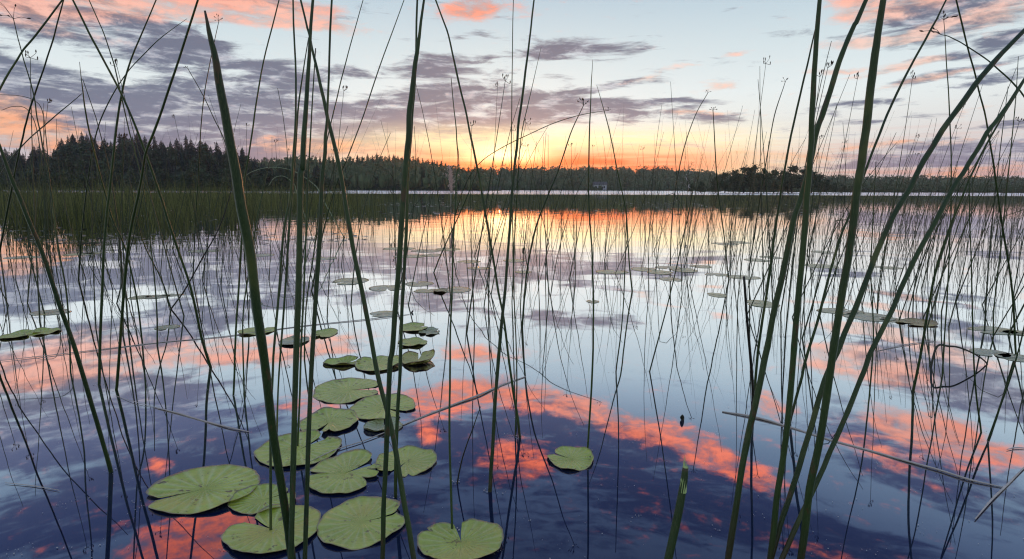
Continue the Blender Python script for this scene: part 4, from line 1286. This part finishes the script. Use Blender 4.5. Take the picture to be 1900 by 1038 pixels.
def dead_leaf(x, y, size, label, seed, lean=0.0):
    rnd = random.Random(seed); c = on_water(x, y)
    V, Fc = [], []
    nx, ny = 5, 8
    for j in range(ny + 1):
        s = j / ny
        w = math.sin(math.pi * (s * .92 + .06)) ** .7 * size * .27
        for i in range(nx + 1):
            u = i / nx * 2 - 1
            V.append((u * w + lean * s * size, abs(u) * w * .6 + .12 * size * math.sin(s * 5), -.01 + s * size + .12 * size * abs(u) + rnd.uniform(-.03, .03) * size))
    for j in range(ny):
        for i in range(nx):
            a = j * (nx + 1) + i; Fc.append((a, a + 1, a + nx + 2, a + nx + 1))
    o = mesh_obj("dead_leaf", V, Fc, M_DARK); o.location = (c.x, c.y, 0)
    sm = o.modifiers.new("thickness", 'SOLIDIFY'); sm.thickness = .0012
    return tag(o, label, "dead leaf")


dead_leaf(1268, 781, .035, "small dark dead leaf standing up in the blue water, above the cut stub", 1, -.2)
dead_leaf(763, 581, .03, "dark curled leaf tip right of the upturned pad", 2, .5)
dead_leaf(970, 466, .06, "brown curled leaf on the far water right of the sun's streak", 3, .3)

# ------------------------------------------------------------------ fallen straws on the water


def straw(label, pts, w, z=.003, m=None, group="fallen pale stems lying on the water"):
    P = []
    rnd = random.Random(int(pts[0][0]))
    for k, (x, y) in enumerate(pts):
        p = on_water(x, y); p.z = z + rnd.uniform(-.002, .003); P.append(p)
    o0 = P[0].copy()
    w = w * .6
    Rd = [w * water_t(*q_) / F / 2 * (.55 if k in (0, len(pts) - 1) else 1) for k, q_ in enumerate(pts)]
    o = tube_obj("fallen_stem", [p - o0 for p in P], Rd, m or M_STRAW, n=7, sub=4); o.location = o0
    return tag(o, label, "fallen stem", group)


straw("short pale straw with one thick end floating above the largest lily pad", [(286, 757), (330, 768), (375, 781), (420, 794), (462, 803)], 5)
straw("long pale straw slanting from the small dark pad up to the right", [(735, 795), (790, 772), (840, 753), (890, 735), (930, 716), (975, 700)], 6)
straw("thin straw running on behind the crossing pair down to the torn pad", [(575, 858), (620, 838), (670, 822), (720, 803), (745, 794)], 3.5)
straw("very long straw crossing the orange reflection at lower right", [(1340, 765), (1400, 776), (1470, 795), (1540, 817), (1610, 836), (1680, 857), (1740, 874), (1800, 893), (1862, 906)], 6.5)
straw("pale straw poking in from the right edge at the bottom", [(1809, 966), (1840, 930), (1870, 900), (1905, 865)], 6)
straw("thin straw stretched across the left water above the pink reflection", [(0, 671), (100, 660), (200, 648), (300, 636), (420, 625), (560, 606), (700, 592), (760, 584)], 2.5)
straw("thin straw low in the left corner water", [(10, 898), (60, 903), (110, 912)], 3)
straw("pale straw above the folded stalk at right", [(1628, 652), (1680, 641), (1735, 634)], 3)
straw("pale straw touching the right edge under the purple reflection", [(1868, 836), (1885, 833), (1910, 834)], 4)
straw("thin pale straw at left between the leaning pair", [(215, 735), (250, 748), (290, 757)], 2)
straw("dark twig on the water left of the cut stub's reflection", [(585, 905), (600, 897), (640, 880)], 2.5, m=M_DARK) if False else None

pts = []
rnd = random.Random(77)
for o in [o for o in bpy.data.objects if o.parent is None and o.name.startswith("rush_stem")]:
    p = o.location
    if abs(p.z) > .03 or p.y < .8: continue
    for k in range(rnd.randint(5, 11)):  # pale flecks round each foot stand in for the bright meniscus glint
        a = rnd.uniform(0, 6.28); r = .008 + abs(rnd.gauss(0, .012))
        pts.append((p.x + math.cos(a) * r * 1.6, p.y + math.sin(a) * r, rnd.uniform(.0008, .0028), rnd.uniform(0, .001)))
for k in range(520):
    p = on_water(rnd.uniform(-50, 1950), 470 + 600 * rnd.random() ** 1.4)
    pts.append((p.x, p.y, rnd.uniform(.0006, .0022), 0))
    if rnd.random() < .25:
        for q_ in range(5): pts.append((p.x + rnd.gauss(0, .02), p.y + rnd.gauss(0, .02), rnd.uniform(.0006, .0018), 0))
leaf_scatter("floating_debris", "tiny pale scraps and pollen, flecks round stem feet standing in for meniscus glints", pts, M_STRAW, "debris")

# ------------------------------------------------------------------ thin rushes standing farther out, one object each


def proto_rush(seed, form):
    rnd = random.Random(seed)
    n = 7; P = []; Rr = []
    for k in range(n + 1):
        s = k / n
        x = 0.03 * s * s; z = s * 1.0
        if form == 'curved': x = .22 * s ** 2.2; z = s - .05 * s ** 3
        if form == 'nodding': x = .30 * s ** 2; z = s - .28 * max(0, s - .55) ** 1.2 * 1.4
        if form == 'broken' and s > .6: x = (s - .6) * .9; z = .6 + (s - .6) * .1 - (s - .6) ** 2 * 1.6
        P.append(Vector((x, .02 * math.sin(3 * s + seed), z))); Rr.append(.0048 * (1 - .75 * s) + .0006)
    P.insert(0, Vector((0, 0, -.06))); Rr.insert(0, .005)
    return P, Rr


forms = ['straight', 'curved', 'headed', 'nodding', 'broken', 'curved', 'headed', 'straight']
rush_proto = {}
for i, fm in enumerate(forms):
    P, Rr = proto_rush(i, fm)
    mb = MB().tube(P, Rr, 5)
    if fm == 'headed':
        e = bpy.data.objects.new("thin_rush", None); COL.objects.link(e)
        mb.build("stem", M_STEM_FAR, e)
        h = MB(); rnd = random.Random(i)
        for k in range(5):
            a = rnd.uniform(0, 6.28); L = rnd.uniform(.012, .04); tip = P[-1] + Vector((math.cos(a) * L, math.sin(a) * L * .8, L * rnd.uniform(-.2, .9)))
            h.tube([P[-1], tip], [.0012, .001], 3); h.tube([tip, tip + Vector((0, 0, .008)), tip + Vector((0, 0, .014))], [.001, .0045, .001], 5)
        h.build("flower_head", M_HEAD, e)
        rush_proto[i] = e
    else:
        rush_proto[i] = mb.build("thin_rush", M_STEM_FAR)
used = set()
zone_txt = [(-200, 200, "before the orange patch at left"), (200, 480, "before the dark conifers"), (480, 750, "left of the crossing pair"), (750, 900, "left of the sunset"),
            (900, 1080, "in the glow of the sunset"), (1080, 1330, "right of the sunset"), (1330, 1500, "before the round trees"), (1500, 1700, "among the thick stems at right"), (1700, 2300, "near the right edge")]
form_txt = {'straight': "thin straight rush", 'curved': "thin curving rush", 'headed': "brown-headed rush", 'nodding': "thin rush with nodding tip", 'broken': "thin rush with its top snapped over"}
for i in range(235):
    px = random.choices([random.uniform(-60, 480), random.uniform(480, 880), random.uniform(880, 1350), random.uniform(1350, 1960)], [5, 2, 5, 10])[0]
    u = random.random()
    py = 415 + 215 * u ** 1.35
    if 1000 < px < 1350: py = 405 + 150 * u ** 1.5
    k = random.choices(range(8), [5, 5, 4, 1.5, 1.2, 4, 4, 5])[0]
    if k in used: o = dup(rush_proto[k])
    else: o = rush_proto[k]; used.add(k)
    p = on_water(px, py)
    hgt = random.uniform(1.15, 2.1)
    o.location = (p.x, p.y, 0)
    th = random.uniform(0.75, 1.15)
    if p.y > 8: th *= 1.2
    o.scale = (hgt * .8, hgt * .8, hgt) if False else (th * 1.2, th * 1.2, hgt)
    lx = random.gauss(.05, .13); ly = random.gauss(0, .10)
    if px > 1350: lx += .07
    az_ = random.choice((0, 0, math.pi)) + random.gauss(0, .6)
    o.rotation_mode = 'XYZ'
    o.matrix_world = Matrix.Translation(p) @ Matrix.Rotation(lx, 4, 'Y') @ Matrix.Rotation(ly, 4, 'X') @ Matrix.Rotation(az_, 4, 'Z') @ Matrix.Diagonal((th, th, hgt, 1))
    z_ = next(t for a, b, t in zone_txt if a <= px < b)
    dist = "far out" if py < 455 else ("midway out" if py < 520 else "close in")
    tag(o, ("tall " if hgt > 1.75 else "short " if hgt < 1.4 else "") + form_txt[forms[k]] + (" leaning right" if lx > .12 else " leaning left" if lx < -.06 else "") + " " + dist + ", " + z_, "rush", "thin rushes standing in the open water")
for k, o in rush_proto.items():
    if k not in used:
        for ch in list(o.children): bpy.data.objects.remove(ch)
        bpy.data.objects.remove(o)

# ------------------------------------------------------------------ evening haze over the lake
hz = MB().box(-1350, -80, -1.2, 1350, 760, 40)
M_HAZE = bpy.data.materials.new("haze"); M_HAZE.use_nodes = True
ht = M_HAZE.node_tree; ht.nodes.clear()
pv = N(ht, 'ShaderNodeVolumePrincipled'); pv.inputs['Density'].default_value = 0.00028
pv.inputs['Color'].default_value = (0.92, 0.90, 0.92, 1); pv.inputs['Anisotropy'].default_value = 0.75
ho = N(ht, 'ShaderNodeOutputMaterial'); ht.links.new(pv.outputs[0], ho.inputs['Volume'])
tag(hz.build("haze", M_HAZE, smooth=False), "thin evening haze over the lake", "haze", kind='stuff')
